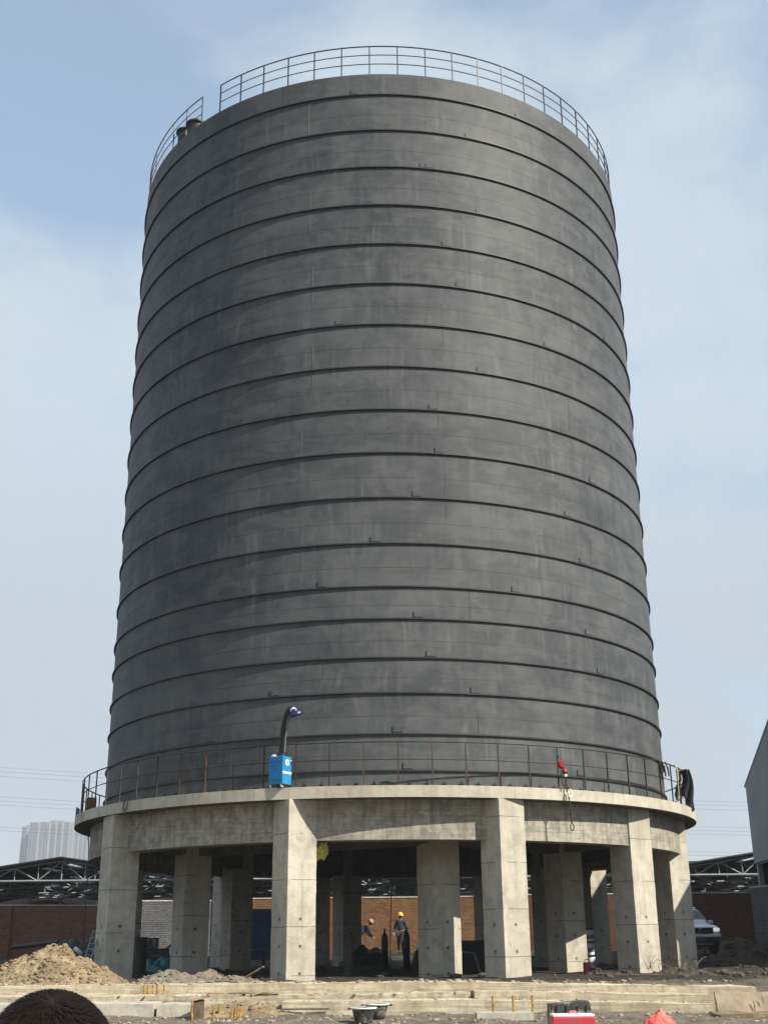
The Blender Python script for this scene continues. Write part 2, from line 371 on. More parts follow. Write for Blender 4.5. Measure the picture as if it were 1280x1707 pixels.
M = {}
M['tank'] = m_tank('dark_primer_paint')
M['ring'] = simple('dark_ring_steel', (.022, .023, .026), .55, 0, .3, 3, spec=.4)
M['seam'] = simple('weld_seam_steel', (.040, .041, .043), .6, 0, .3, 5)
M['rail'] = simple('railing_steel', (.030, .033, .040), .5, .3, .4, 4)
M['railb'] = simple('ledge_railing_steel', (.022, .021, .022), .6, .2, .5, 5, dirt=(.06, .025, .012))
M['rust'] = simple('rusty_railing_steel', (.085, .038, .018), .8, 0, .5, 9, dirt=(.05, .03, .02))
M['conc_col'] = m_concrete('column_concrete', (0.499, 0.461, 0.384), (0.390, 0.359, 0.296), (0.296, 0.268, 0.221), 'plain', True)
M['conc_beam'] = m_concrete('beam_concrete', (0.437, 0.402, 0.334), (0.328, 0.303, 0.255), (0.257, 0.232, 0.196), 'form')
M['conc_edge'] = m_concrete('ledge_concrete', (0.491, 0.457, 0.376), (0.406, 0.374, 0.309), (0.335, 0.292, 0.217), 'edge')
M['conc_in'] = m_concrete('shade_dark_soffit_concrete', (.14, .13, .115), (.095, .09, .08), (.07, .065, .055))  # darker concrete copy, shade under the tank put into its colour
M['conc_foot'] = m_concrete('footing_concrete', (.60, .535, .405), (.47, .41, .30), (.36, .295, .21), 'foot')
M['conc_block'] = m_concrete('block_concrete', (.52, .49, .41), (.40, .375, .31), (.30, .275, .22))
M['brick'] = m_brick('red_brick', (.185, .078, .036), (.095, .038, .02), (.17, .115, .065))
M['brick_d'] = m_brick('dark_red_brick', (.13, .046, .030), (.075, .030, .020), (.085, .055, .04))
M['brick_l'] = m_brick('brown_brick', (.25, .105, .066), (.145, .062, .04), (.16, .11, .08))
M['brick_g'] = m_brick('pale_grey_block', (.14, .14, .15), (.095, .095, .105), (.06, .06, .065))
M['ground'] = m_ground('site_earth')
M['earth'] = simple('excavated_earth', (.245, .188, .118), .97, 0, .32, 3.5, .7, .15, dirt=(.17, .125, .078))
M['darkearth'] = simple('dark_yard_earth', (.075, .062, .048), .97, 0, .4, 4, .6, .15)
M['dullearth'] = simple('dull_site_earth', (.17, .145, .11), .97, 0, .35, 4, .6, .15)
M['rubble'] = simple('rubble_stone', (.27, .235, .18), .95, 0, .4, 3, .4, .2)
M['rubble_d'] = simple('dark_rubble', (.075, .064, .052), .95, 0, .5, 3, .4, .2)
M['wood'] = simple('raw_timber', (.36, .27, .16), .85, 0, .35, 8, .3, dirt=(.16, .12, .08))
M['wood_d'] = simple('weathered_timber', (.10, .075, .05), .9, 0, .4, 6, .3)
M['steel_w'] = simple('white_truss_steel', (.23, .245, .26), .55, 0, .12, 3)
M['roof_d'] = simple('dark_roof_sheet', (.012, .014, .017), .6, .0, .3, 1)
M['clad'] = simple('grey_cladding_sheet', (.30, .33, .345), .45, .0, .18, .6)
M['clad_d'] = simple('dark_trim_sheet', (.07, .078, .085), .5, 0, .2, 1)
M['navy'] = simple('navy_sheet', (.008, .035, .085), .6, 0, .25, 2)
M['black'] = simple('black_plastic', (.010, .010, .011), .45, 0, .3, 8)
M['tarp'] = simple('dark_green_tarp', (.012, .030, .026), .6, 0, .4, 4, .3)
M['teal'] = simple('teal_panel_paint', (.02, .13, .17), .5, 0, .2, 3)
M['blue'] = simple('blue_cabinet_paint', (.012, .19, .43), .5, 0, .16, 5, spec=.3, dirt=(.03, .20, .38))
M['blue_d'] = simple('dark_blue_hood', (.012, .022, .085), .35, 0, .2, 4)
M['white'] = simple('white_plastic', (.75, .76, .76), .45, 0, .08, 5)
M['hose'] = simple('black_ribbed_hose', (.012, .012, .013), .42, 0, .3, 12, spec=.5)
M['red'] = simple('red_hoist_paint', (.24, .010, .010), .35, 0, .2, 10)
M['redp'] = simple('red_barrier_plastic', (.50, .030, .055), .45, 0, .2, 5, dirt=(.36, .05, .06))
M['pink'] = simple('faded_red_sacking', (.62, .10, .08), .75, 0, .25, 7, .2, dirt=(.66, .27, .23))
M['chain'] = simple('dark_chain_steel', (.05, .04, .035), .5, .6, .4, 10)
M['yellow'] = simple('yellow_rusty_rebar', (.36, .21, .045), .75, 0, .4, 14, dirt=(.25, .10, .02))
M['cloth_k'] = simple('black_cloth', (.010, .010, .012), .9, 0, .4, 10, .3)
M['cloth_b'] = simple('blue_work_cloth', (.022, .030, .052), .9, 0, .3, 12, .3)
M['cloth_g'] = simple('grey_work_cloth', (.045, .05, .058), .9, 0, .3, 12, .3)
M['cloth_n'] = simple('navy_jacket_cloth', (.014, .017, .026), .9, 0, .3, 12, .3)
M['skin'] = simple('skin', (.30, .17, .11), .55, 0, .1, 10)
M['hat_y'] = simple('yellow_helmet', (.62, .42, .05), .35, 0, .06, 3)
M['hat_o'] = simple('tan_helmet', (.30, .17, .09), .5, 0, .1, 3)
M['ybag'] = simple('yellow_plastic_bag', (.48, .42, .10), .5, 0, .3, 9, .3)
M['rope'] = simple('pale_yellow_rope', (.38, .36, .20), .8, 0, .2, 20)
M['orange'] = simple('orange_brown_paint', (.22, .085, .025), .6, 0, .3, 6)
M['silver'] = simple('silver_car_paint', (.62, .64, .65), .32, 0, .04, 2)
M['glass'] = simple('dark_car_glass', (.035, .048, .055), .08, 0, .1, 2, spec=.6)
M['chrome'] = simple('chrome', (.75, .76, .78), .15, 1, .03, 4)
M['tyre'] = simple('tyre_rubber', (.014, .014, .015), .85, 0, .3, 10)
M['lens'] = simple('headlamp_lens', (.82, .84, .86), .12, 0, .03, 4, spec=.7)
_e = M['lens'].node_tree.nodes['Principled BSDF']; _e.inputs['Emission Color'].default_value = (1, .98, .94, 1); _e.inputs['Emission Strength'].default_value = .3
M['plate'] = simple('blue_number_plate', (.06, .09, .26), .4, 0, .1, 9)
M['hair'] = simple('black_hair', (.0085, .0055, .0042), .6, 0, .5, 22, spec=.14, dirt=(.020, .011, .008))
M['tower'] = simple('haze_tinted_tower_render', (.17, .185, .215), .85, 0, .06, .05)  # bluish tint in the tower colours adds to the distance haze
M['towerw'] = simple('tower_window_band', (.08, .10, .14), .5, 0, .15, .2)
M['towerl'] = simple('tower_white_band', (.24, .25, .27), .85, 0, .06, .2)
M['cable'] = simple('cable_aluminium', (.18, .19, .20), .6, 0, .1, 1)
M['board'] = simple('worn_formwork_sheet', (.27, .215, .155), .88, 0, .35, 2.4, .4, dirt=(.19, .145, .105))

# ------------------------------------------------------------------ ground
def hground(x, y):
    pts = [(-300,-.35),(4,-.35),(15,-.32),(19.8,-.24),(21.2,-.08),(22.4,.03),(25.2,.05),(26.2,.12),(26.9,.30),(27.5,.52),(30,.55),(46,.56),(52,.74),(58,.92),(64,1.0),(300,1.1)]
    h = pts[-1][1]
    for (a, ha), (b, hb) in zip(pts, pts[1:]):
        if a <= y <= b:
            t = (y-a)/(b-a); t = t*t*(3-2*t); h = ha+(hb-ha)*t; break
    if y < -300: h = -.35
    inside = math.hypot(x, y-39.65) < 9.2
    p = Vector((x, y, 0))
    am = .035 if inside else .07
    if y > 18 and y < 70: h += am*(noise.fractal(p*.9, 1, 2, 4))
    # uneven dug ground on the right
    if x > 7.5 and 27 < y < 56:
        w = min(1, (x-7.5)/2)*min(1, (y-27)/1.5)*min(1, (56-y)/4); h += w*(.02+.20*noise.fractal(p*.55+Vector((3,9,0)), 1, 2, 5))
    if x < -7 and 28 < y < 50:
        w = min(1, (-7-x)/2)*min(1, (y-28)/2); h += w*(.22+.16*noise.fractal(p*.6, 1, 2, 4))
    return h
xs = [-2500,-900,-400,-180,-90,-50,-32,-24,-19,-16]+[-14+.18*i for i in range(167)]+[17,20,24,32,50,90,180,400,900,2500]
ys = [-400,-120,-30,-8,0,4,8,12,15,18,20]+[21+.16*i for i in range(250)]+[62,64,67,72,80,95,120,170,260,420,800,1500,2600]
vs = [(x, y, hground(x, y)) for y in ys for x in xs]; nx = len(xs)
mb = MB(); mb.add(vs, [(j*nx+i, j*nx+i+1, (j+1)*nx+i+1, (j+1)*nx+i) for j in range(len(ys)-1) for i in range(nx-1)])
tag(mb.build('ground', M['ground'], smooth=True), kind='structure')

# ------------------------------------------------------------------ concrete base
TY = 39.6524; ALPHA = R_(33.5)
Z_FL, Z_SOF, Z_SB, Z_ST = .55, 3.79, 4.77, 5.06
R_B, R_SL = 9.36, 9.862
def pol(r, deg, z=0):
    a = R_(deg); return Vector((r*math.sin(a), TY-r*math.cos(a), z))
base = thing('concrete_podium', 'round raw concrete base on square columns carrying the dark steel tank', 'concrete base', (0, TY, 0))
def annulus(name, ri, ro, z0, z1, mats, seg=192, parent=None):
    """ring with uv in metres, centred on the axis"""
    bm = bmesh.new(); uvl = bm.loops.layers.uv.new('UVMap'); rows = []
    for k in range(seg):
        a = 2*math.pi*k/seg; c, s_ = math.sin(a), -math.cos(a)
        rows.append([bm.verts.new((r*c, r*s_, z)) for r, z in ((ro,z0),(ro,z1),(ri,z1),(ri,z0))])
    for k in range(seg):
        n_ = rows[(k+1)%seg]; a0 = k/seg*2*math.pi*ro; a1 = (k+1)/seg*2*math.pi*ro
        for i in range(4):
            j = (i+1)%4; f = bm.faces.new((rows[k][i], n_[i], n_[j], rows[k][j]))
            zz = [(z0, z1), (0, ro-ri), (z1, z0), (0, ro-ri)][i]
            for lp, uv in zip(f.loops, ((a0, zz[0]), (a1, zz[0]), (a1, zz[1]), (a0, zz[1]))): lp[uvl].uv = uv
            f.smooth = i in (0, 2)
            f.material_index = 0 if i != 3 else len(mats)-1
    bmesh.ops.recalc_face_normals(bm, faces=bm.faces)
    me = bpy.data.meshes.new(name); bm.to_mesh(me); bm.free()
    for q in mats: me.materials.append(q)
    me.set_sharp_from_angle(angle=R_(40))
    o = bpy.data.objects.new(name, me); COL.objects.link(o); o.parent = parent
    return o
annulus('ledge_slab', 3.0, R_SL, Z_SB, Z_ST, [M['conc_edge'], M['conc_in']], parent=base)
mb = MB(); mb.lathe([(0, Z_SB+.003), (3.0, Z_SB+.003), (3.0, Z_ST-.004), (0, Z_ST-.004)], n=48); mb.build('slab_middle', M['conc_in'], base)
annulus('ring_beam', 8.78, R_B, Z_SOF, Z_SB-.002, [M['conc_beam']], parent=base)
outer = [(-7.35, 33.83), (-2.28, 30.57), (2.96, 30.73), (6.73, 33.52), (8.48, 36.68), (7.60, 45.66)]
# fifth column on the right and the ones round the back
for az in (155, -163, -140, -108):
    v = pol(9.38, az); outer.append((v.x, v.y))
inner = [(-5.65, 35.92), (1.38, 32.42), (5.24, 36.36), (5.67, 43.4), (-1.49, 47.2), (-5.15, 42.81)]
cmesh = None
def add_column(x, y, top):
    global cmesh
    if cmesh is None:
        bm = grid_box(-.4, .4, -.4, .4, 0, 4.8, .1, .008, 2.6, 3)
        o = bm_obj(bm, 'column', M['conc_col'], base); cmesh = o
    else:
        o = cmesh.copy(); COL.objects.link(o)
    o.location = (x, y-TY, top-4.8); o.rotation_euler = (0, 0, ALPHA); return o
for i, (x, y) in enumerate(outer): add_column(x, y, Z_SB-.004)
for x, y in inner: add_column(x, y, Z_SB-.004)
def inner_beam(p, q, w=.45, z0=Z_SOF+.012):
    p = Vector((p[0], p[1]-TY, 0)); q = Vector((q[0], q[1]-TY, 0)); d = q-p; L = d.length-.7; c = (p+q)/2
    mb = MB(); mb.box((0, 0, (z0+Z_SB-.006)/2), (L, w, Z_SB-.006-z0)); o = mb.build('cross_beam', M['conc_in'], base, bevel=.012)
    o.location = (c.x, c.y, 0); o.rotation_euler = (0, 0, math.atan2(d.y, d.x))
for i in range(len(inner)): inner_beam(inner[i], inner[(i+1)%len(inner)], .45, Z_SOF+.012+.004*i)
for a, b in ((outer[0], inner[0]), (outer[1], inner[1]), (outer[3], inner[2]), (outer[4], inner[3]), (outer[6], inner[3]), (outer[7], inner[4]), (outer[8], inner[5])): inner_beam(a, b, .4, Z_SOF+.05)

# ------------------------------------------------------------------ tank
Z_TOP = 27.66; RT = 9.0
tank = thing('storage_tank', 'tall dark grey cylindrical steel tank with ring stiffeners standing on the concrete base', 'storage tank', (0, TY, 0))
ring_z = [z+CAM_Z for z in (25.49,24.12,22.73,21.34,19.95,18.57,17.18,15.79,14.42,13.07,11.71,10.36,9.12,8.22,7.15,6.21,5.13,4.19)]
bm = bmesh.new(); uvl = bm.loops.layers.uv.new('UVMap'); SEG = 256
zs = [Z_ST+.003]+[z for z in reversed(ring_z)]+[Z_TOP]
rows = [[bm.verts.new((RT*math.sin(2*math.pi*k/SEG), -RT*math.cos(2*math.pi*k/SEG), z)) for k in range(SEG)] for z in zs]
for i in range(len(zs)-1):
    for k in range(SEG):
        kk = (k+1)%SEG; f = bm.faces.new((rows[i][k], rows[i][kk], rows[i+1][kk], rows[i+1][k])); f.smooth = True
        u0, u1 = ((k+SEG//2)%SEG)/SEG*2*math.pi*RT, ((k+SEG//2)%SEG+1)/SEG*2*math.pi*RT
        for lp, uv in zip(f.loops, ((u0, zs[i]), (u1, zs[i]), (u1, zs[i+1]), (u0, zs[i+1]))): lp[uvl].uv = uv
bm_obj(bm, 'tank_wall', M['tank'], tank)
mb = MB(); mb.lathe([(RT-.02, Z_TOP-.05), (RT-.02, Z_TOP), (4, Z_TOP+.35), (.4, Z_TOP+.6), (0, Z_TOP+.6)], n=96); mb.build('tank_roof', M['ring'], tank, smooth=True)
def az_of(x, y, r=RT):                       # angle round the tank of what the picture shows at x, y
    d = ray(x, y); a = d.x*d.x+d.y*d.y; b = -2*d.y*TY; c = TY*TY-r*r
    disc = b*b-4*a*c
    if disc < 0: return math.degrees(math.atan2(d.x, d.y))+90*(1 if d.x > 0 else -1)
    t = (-b-math.sqrt(disc))/(2*a); return math.degrees(math.atan2(d.x*t, TY-d.y*t))
def lpol(r, deg, z): v = pol(r, deg, z); v.y -= TY; return v
ticks = {1275//100:[]}
ring_ticks = {0:(585, 857), 1:(775, ), 2:(710, 700), 3:(793, ), 4:(737, ), 5:(760, 1000), 6:(560, 905), 7:(795, ), 8:(715, ), 9:(725, 980), 10:(688, 940), 11:(618, 965), 12:(530, 853), 13:(690, 975), 14:(711, 995), 15:(785, 452), 16:(655, 347), 17:(672, 963)}
ring_y = (156.3,215.5,276.6,339.9,404.7,471,539.6,609.6,681,753.4,828,904.8,977,1030.7,1095.9,1154,1223.3,1284)
for i, z in enumerate(ring_z):
    mb = MB(); mb.lathe([(RT-.01, z-.03), (RT+.05, z-.03), (RT+.058, z-.024), (RT+.058, z+.008), (RT+.05, z+.014), (RT-.01, z+.02)], n=SEG)
    mb.f = mb.f[:-2]; mb.mi = mb.mi[:-2]     # open ring
    o = mb.build('stiffener_ring', M['ring'], tank, smooth=True, auto=30)
    for x in ring_ticks[i]:
        az = az_of(x, ring_y[i]+(x-650)**2*.0002)
        t = MB(); t.box((0, -.012, .10), (.014, .03, .17)); t.box((.12, -.03, .030), (.24, .055, .022)); q = t.build('joint_plate', M['ring'], o); q.location = lpol(RT, az, z); q.rotation_euler = (0, 0, R_(az))
# plate joints: level seams half way between the stiffeners, upright seams across them
for i in range(len(ring_z)-1):
    zm = (ring_z[i]+ring_z[i+1])/2-.08
    mb = MB(); a0 = -100+(i*47)%60; pts = [lpol(RT-.001, a0+k*2, zm) for k in range(71)]
    mb.tube(pts, .005, 4); mb.build('level_seam', M['seam'], tank)
for (x, ya, yb) in ((717,127,187),(725,255,310),(732,385,440),(738,505,575),(730,643,715),(743,790,865),(783,985,1040),(797,1190,1225),(515,170,228),(517,320,380),(521,445,510),(521,575,650),(502,720,795),(503,870,950),(540,1063,1130),(985,900,960),(540,1130,1185),(785,1150,1160),(958,420,470),(948,660,715)):
    az = az_of(x, (ya+yb)/2); d = pol(RT, az); Y = d.y
    za, zb = P(x, yb, Y).z, P(x, ya, Y).z
    zb = min(zb, Z_TOP-.02)
    mb = MB(); mb.tube([lpol(RT+.002, az, za), lpol(RT+.002, az, zb)], .008, 5); mb.build('upright_seam', M['seam'], tank)
# anchor lugs at the foot of the wall
lug = None
for k in range(-33, 35):
    az = k*2.87+1.1
    if lug is None:
        mb = MB(); mb.box((0, -.06, .012), (.10, .13, .024)); mb.box((-.035, -.05, .075), (.014, .10, .105)); mb.box((.035, -.05, .075), (.014, .10, .105)); mb.box((0, -.05, .135), (.10, .10, .016)); mb.tube([(0,-.055,.143),(0,-.055,.20)], .016, 6)
        o = lug = mb.build('anchor_lug', [M['railb']], tank)
    else:
        o = lug.copy(); COL.objects.link(o)
    o.location = lpol(RT, az, Z_ST+.003); o.rotation_euler = (0, 0, R_(az))
# roof nozzles
for (x, y, h, r) in ((309, 222, .8, .27), (327, 207, .66, .31)):
    az = az_of(x, y+14, RT-.40); p = lpol(RT-.40, az, Z_TOP-.1)
    mb = MB(); mb.lathe([(r, 0), (r, h), (r+.07, h), (r+.07, h+.06), (r-.04, h+.06), (r-.04, h-.2), (0, h-.2)], n=28); o = mb.build('roof_nozzle', M['ring'], tank, smooth=True, auto=35); o.location = p

# ------------------------------------------------------------------ railings
def railing(name, label, r, z0, heights, az0, step, ks, rad, post_r, mats, rusty=(), drop=0.0):
    t = thing(name, label, 'railing', (0, TY, 0))
    pm = {}
    for k in ks:
        rk = k in rusty
        if rk not in pm:
            mb = MB(); mb.box((0, 0, (heights[0]-drop)/2), (post_r*2, post_r*2, heights[0]+drop)); pm[rk] = o = mb.build('post', mats[1] if rk else mats[0], t)
        else: o = pm[rk].copy(); COL.objects.link(o)
        o.location = lpol(r, az0+k*step, z0); o.rotation_euler = (0, 0, R_(az0+k*step))
    for i, h in enumerate(heights):
        a0, a1 = az0+ks[0]*step, az0+ks[-1]*step; n_ = int(abs(a1-a0)/1.5)
        closed = abs(a1-a0) > 350 and len(ks)*step > 359
        mb = MB(); mb.tube([lpol(r, a0+(a1-a0)*j/n_, z0+h) for j in range(n_+1)], rad if i == 0 else rad*.72, 6); mb.build('rail', mats[0], t)
    return t
stp = 360/62
railing('roof_railing', 'thin dark guard railing round the rim of the tank roof with one open bay', 8.955, Z_TOP-.02, (1.17, .82, .46), -1.9, stp, list(range(-6, 56)), .021, .017, [M['rail'], M['rail']], drop=.12)
stp2 = 360/70
railing('ledge_railing', 'rusty dark guard railing round the concrete ledge at the tank foot', 9.70, Z_ST, (1.10, .66), 1.97, stp2, list(range(-35, 36)), .019, .016, [M['railb'], M['rust']], rusty=(-1, -6, -7, 1))

# ------------------------------------------------------------------ things on the ledge
# fume extractor standing on the ledge rim
az = az_of(466, 1311, 9.8); e = thing('fume_extractor', 'blue welding fume extractor cabinet with a black hose arm on the ledge', 'fume extractor', pol(9.76, az, Z_ST), R_(az-17))
mb = MB(); mb.box((0, 0, .43), (.44, .40, .70)); body = mb.build('cabinet', M['blue'], e, bevel=.012)
mb = MB(); mb.box((0, -.204, .655), (.40, .008, .006)); mb.box((0, -.203, .20), (.40, .006, .006)); mb.build('panel_joint', M['blue_d'], body)
mb = MB(); mb.box((0, 0, .065), (.42, .38, .03)); mb.build('chassis', M['black'], e)
for sx in (-.17, .17):
    for sy in (-.15, .15):
        mb = MB(); mb.lathe([(.0, -.018), (.045, -.018), (.05, -.01), (.05, .01), (.045, .018), (0, .018)], n=16, rot=Matrix.Rotation(R_(90), 3, 'Y')); mb.box((0, 0, .035), (.05, .06, .03)); o = mb.build('caster', M['white'] if sy < 0 else M['black'], e, smooth=False); o.location = (sx, sy, .053)
mb = MB(); mb.lathe([(.082, 0), (.082, .004), (0, .004)], n=28, rot=Matrix.Rotation(R_(90), 3, 'Y')); o = mb.build('round_emblem', M['white'], e); o.location = (.2205, -.01, .63)
mb = MB(); mb.lathe([(.030, 0), (.030, .003), (0, .003)], n=20, rot=Matrix.Rotation(R_(90), 3, 'Y')); mb.box((.001, .012, -.035), (.003, .02, .02)); q = mb.build('emblem_mark', M['teal'], o); q.location = (.0045, 0, 0)
mb = MB(); mb.box((.222, -.01, .37), (.006, .36, .055)); mb.build('name_strip', M['white'], e)
mb = MB(); mb.box((.222, .15, .68), (.006, .05, .04)); mb.build('switch_plate', M['white'], e)
mb = MB(); mb.lathe([(.0, .05), (.05, .05), (.075, .03), (.08, 0)], n=20); o = mb.build('lamp', M['white'], e, smooth=True); o.location = (-.11, -.12, .78)
mb = MB(); mb.lathe([(.13, 0), (.13, .09), (.10, .10), (.0, .10)], n=24); o = mb.build('hose_socket', M['black'], e, smooth=True, auto=40); o.location = (.05, -.02, .78)
pts = []; rr = []
ctrl = [Vector(v) for v in ((.05,-.02,.86),(.08,-.04,1.10),(.12,-.07,1.35),(.19,-.10,1.62),(.29,-.14,1.83),(.40,-.17,1.92),(.50,-.19,1.90))]
def spline(c, n):
    out = []
    for i in range(len(c)-1):
        p0, p1, p2, p3 = c[max(i-1,0)], c[i], c[i+1], c[min(i+2, len(c)-1)]
        for k in range(n):
            t = k/n; out.append(.5*((2*p1)+(p2-p0)*t+(2*p0-5*p1+4*p2-p3)*t*t+(3*p1-p0-3*p2+p3)*t**3))
    return out+[c[-1]]
pts = spline(ctrl, 14); rr = [.082+(.007 if i%2 else 0) for i in range(len(pts))]
mb = MB(); mb.tube(pts, rr, 14); mb.build('hose', M['hose'], e, smooth=True)
mb = MB(); mb.tube([(.19,-.09,.88),(.25,-.13,1.3),(.33,-.18,1.66),(.44,-.2,1.82)], .014, 6); mb.build('support_strut', M['cable'], e)
mb = MB(); mb.lathe([(.075, .12), (.085, .06), (.185, .0), (.19, -.05), (.17, -.05), (.0, -.01)], n=26, rot=Matrix.Rotation(R_(12), 3, 'X') @ Matrix.Rotation(R_(-14), 3, 'Y')); o = mb.build('hood', M['blue_d'], e, smooth=True, auto=45); o.location = (.60, -.2, 1.80)
mb = MB(); mb.tube([(.49,-.19,1.905),(.56,-.195,1.885)], [.088,.09], 16); mb.build('hose_clamp', M['chrome'], e, smooth=True)

# chain hoist hanging on the railing, with its hook down over the beam
az = az_of(932, 1281, 9.76); RH = 10.02; hp = pol(9.80, az)
h = thing('chain_hoist', 'red chain hoist hanging on the ledge railing with its chain down over the beam', 'hoist', pol(9.80, az, 0), R_(az))
zt = P(930, 1268, hp.y).z; zb_ = P(930, 1298, hp.y).z; ze = P(942, 1383, hp.y).z
mb = MB(); mb.lathe([(.0,-.10),(.07,-.08),(.10,-.05),(.10,.02),(.07,.05),(0,.05)], n=20, rot=Matrix.Rotation(R_(90), 3, 'X')); o = mb.build('gear_housing', M['red'], h, smooth=True, auto=40); o.location = (-.03, -.11, zt-.13)
mb = MB(); mb.lathe([(.0,-.06),(.06,-.05),(.07,-.03),(.07,.03),(.06,.05),(0,.06)], n=18, rot=Matrix.Rotation(R_(90), 3, 'Y')); o = mb.build('hand_wheel', M['red'], h, smooth=True, auto=40); o.location = (.06, -.11, zt-.30)
mb = MB(); mb.box((.07,-.12,zt-.40), (.06,.06,.06)); mb.build('guide_block', M['white'], h, bevel=.01)
mb = MB(); mb.tube([(-.02,-.06,zt+.02),(-.02,-.02,zt+.10),(-.02,.08,zt+.10),(-.02,.10,zt+.03)], .014, 6); mb.build('top_hook', M['chain'], h)
def chain(pts, r, parent, name):
    mb = MB(); tot = 0
    pts = [Vector(p) for p in pts]; link = .05; acc = []
    for a, b in zip(pts, pts[1:]):
        n_ = max(1, int((b-a).length/link))
        for k in range(n_): acc.append((a+(b-a)*(k+.5)/n_, (b-a).normalized()))
    for i, (c, d) in enumerate(acc):
        s_ = d.orthogonal().normalized(); s_ = Matrix.Rotation(R_(90*(i%2)), 3, d) @ s_
        loop = [c+d*(.036*math.cos(t))+s_*(.02*math.sin(t)) for t in [2*math.pi*k/8 for k in range(9)]]
        mb.tube(loop, r, 5, cap=False)
    return mb.build(name, M['chain'], parent)
chain([(.06,-.13,zt-.46),(.07,-.14,zt-.8),(.09,-.17,4.95),(.12,-.2,ze+.14)], .009, h, 'load_chain')
chain([(-.06,-.13,zt-.22),(-.07,-.14,zt-.55),(-.02,-.15,zt-.72),(.03,-.14,zt-.6),(.05,-.13,zt-.46)], .007, h, 'hand_chain')
hk = [Vector((.12+.0+.055*math.sin(t), -.2, ze+.04+.085*math.cos(t))) for t in [R_(a) for a in range(0, 330, 20)]]
mb = MB(); mb.tube([(.12,-.2,ze+.16)]+hk, [.013]*4+[.015]*(len(hk)-8)+[.011]*5, 7); mb.build('load_hook', M['chain'], h, smooth=True)
hk = [Vector((.10+.05*math.sin(t)+.02, -.20, zt-.86+.1*math.cos(t))) for t in [R_(a) for a in range(-20, 310, 20)]]
mb = MB(); mb.tube(hk, .016, 7); mb.build('spare_hook', M['white'], h, smooth=True)

# jacket and harness thrown over the railing on the right
def cloth(name, label, cat, pts_fn, nu, nv, mat_, thick=.02, parent=None):
    mb = MB(); vs = [pts_fn(i/nu, j/nv) for j in range(nv+1) for i in range(nu+1)]
    mb.add(vs, [(j*(nu+1)+i, j*(nu+1)+i+1, (j+1)*(nu+1)+i+1, (j+1)*(nu+1)+i) for j in range(nv) for i in range(nu)])
    o = mb.build(name, mat_, parent, smooth=True); s_ = o.modifiers.new('thickness', 'SOLIDIFY'); s_.thickness = thick; s_.offset = 0
    if label: tag(o, label, cat)
    return o
jc = P(1139, 1275, TY-9.7*math.cos(R_(68))); jx, jy = jc.x, jc.y
def jac(u, v):
    w_ = .21*(.55+.75*v-.35*v*v)*(1-.25*(v > .8)*(abs(u-.5) < .18))
    return Vector((jx+(u-.5)*2*w_+.05*math.sin(v*5)+.03*v, jy-.07-.06*math.sin(u*15+v*4)-.10*math.sin(u*3.1)*(1-v*.3), Z_ST+1.14-v*1.02*(1-.22*math.cos((u-.2)*5))))
cloth('work_jacket', 'black work jacket thrown over the right end of the ledge railing', 'jacket', jac, 20, 18, M['cloth_k'], .03)
def slv(u, v):
    a_ = u*6.283; c_ = Vector((jx-.20-.10*v+.04*math.sin(v*6), jy-.10-.03*v, Z_ST+1.10-v*.85)); r_ = .065*(1-.35*v)+.012*math.sin(v*25)
    return c_+Vector((r_*math.cos(a_), r_*math.sin(a_), 0))
cloth('work_trousers', 'narrow black work trousers hanging on the railing beside the jacket', 'trousers', slv, 12, 18, M['cloth_k'], .012)
azr = 60.0
mb = MB(); mb.tube(spline([pol(9.74, azr, Z_ST+1.13), pol(9.80, azr+.3, Z_ST+1.0), pol(9.79, azr+.5, Z_ST+.75), pol(9.79, azr+.4, Z_ST+.45), pol(9.79, azr+.6, Z_ST+.15)], 6), [.02]*6+[.032]*8+[.014]*(11), 7)
tag(mb.build('safety_rope', M['rope'], smooth=True), 'bundle of pale yellow rope tied to the ledge railing left of the jacket', 'rope')
t = thing('safety_harness', 'dark safety harness straps hanging from the railing by the tank wall', 'harness', (0, 0, 0))
for a, L, w in ((52.6, .55, .025), (54, .42, .02), (55.5, .38, .02)):
    mb = MB(); mb.tube(spline([pol(9.75, a, Z_ST+1.12), pol(9.78, a+.35, Z_ST+1.12-L*.5), pol(9.77, a+.9, Z_ST+1.12-L), pol(9.76, a+.8, Z_ST+1.0)], 5), w, 5); mb.build('strap', M['cloth_k'], t)
mb = MB(); mb.rock((0,0,0), .07); o = mb.build('buckle', M['cloth_k'], t); o.location = pol(9.74, 52.7, Z_ST+1.1)

# left end of the ledge: teal panel outside, orange box and dark bottle inside
a = -84
t = tag(MB() and thing('teal_panel', 'narrow teal sheet panel tied outside the left end of the ledge railing', 'panel', pol(9.90, -85.5, 4.92), R_(-85.5)))
mb = MB(); mb.box((0, -.03, .30), (.55, .03, .66)); mb.build('sheet', M['teal'], t, bevel=.006)
mb = MB(); mb.box((-.26, -.05, .30), (.03, .02, .66)); mb.box((.26, -.05, .30), (.03, .02, .66)); mb.build('edge_strip', M['white'], t)
p = pol(9.42, -75, Z_ST)
t = thing('control_box', 'orange brown metal box on the ledge behind the left railing', 'box', p, R_(-60))
mb = MB(); mb.box((0, 0, .34), (.34, .26, .55)); mb.build('box_body', M['orange'], t, bevel=.015)
mb = MB(); mb.box((0, -.135, .38), (.26, .012, .36)); mb.build('box_door', M['wood_d'], t, bevel=.005)
for sx in (-.13, .13):
    mb = MB(); mb.box((sx, 0, .035), (.05, .22, .07)); mb.build('foot', M['black'], t)
p = pol(9.45, -81.5, Z_ST)
t = thing('cable_drum', 'small black cable drum standing on the ledge beside the orange box', 'cable drum', p, R_(-80))
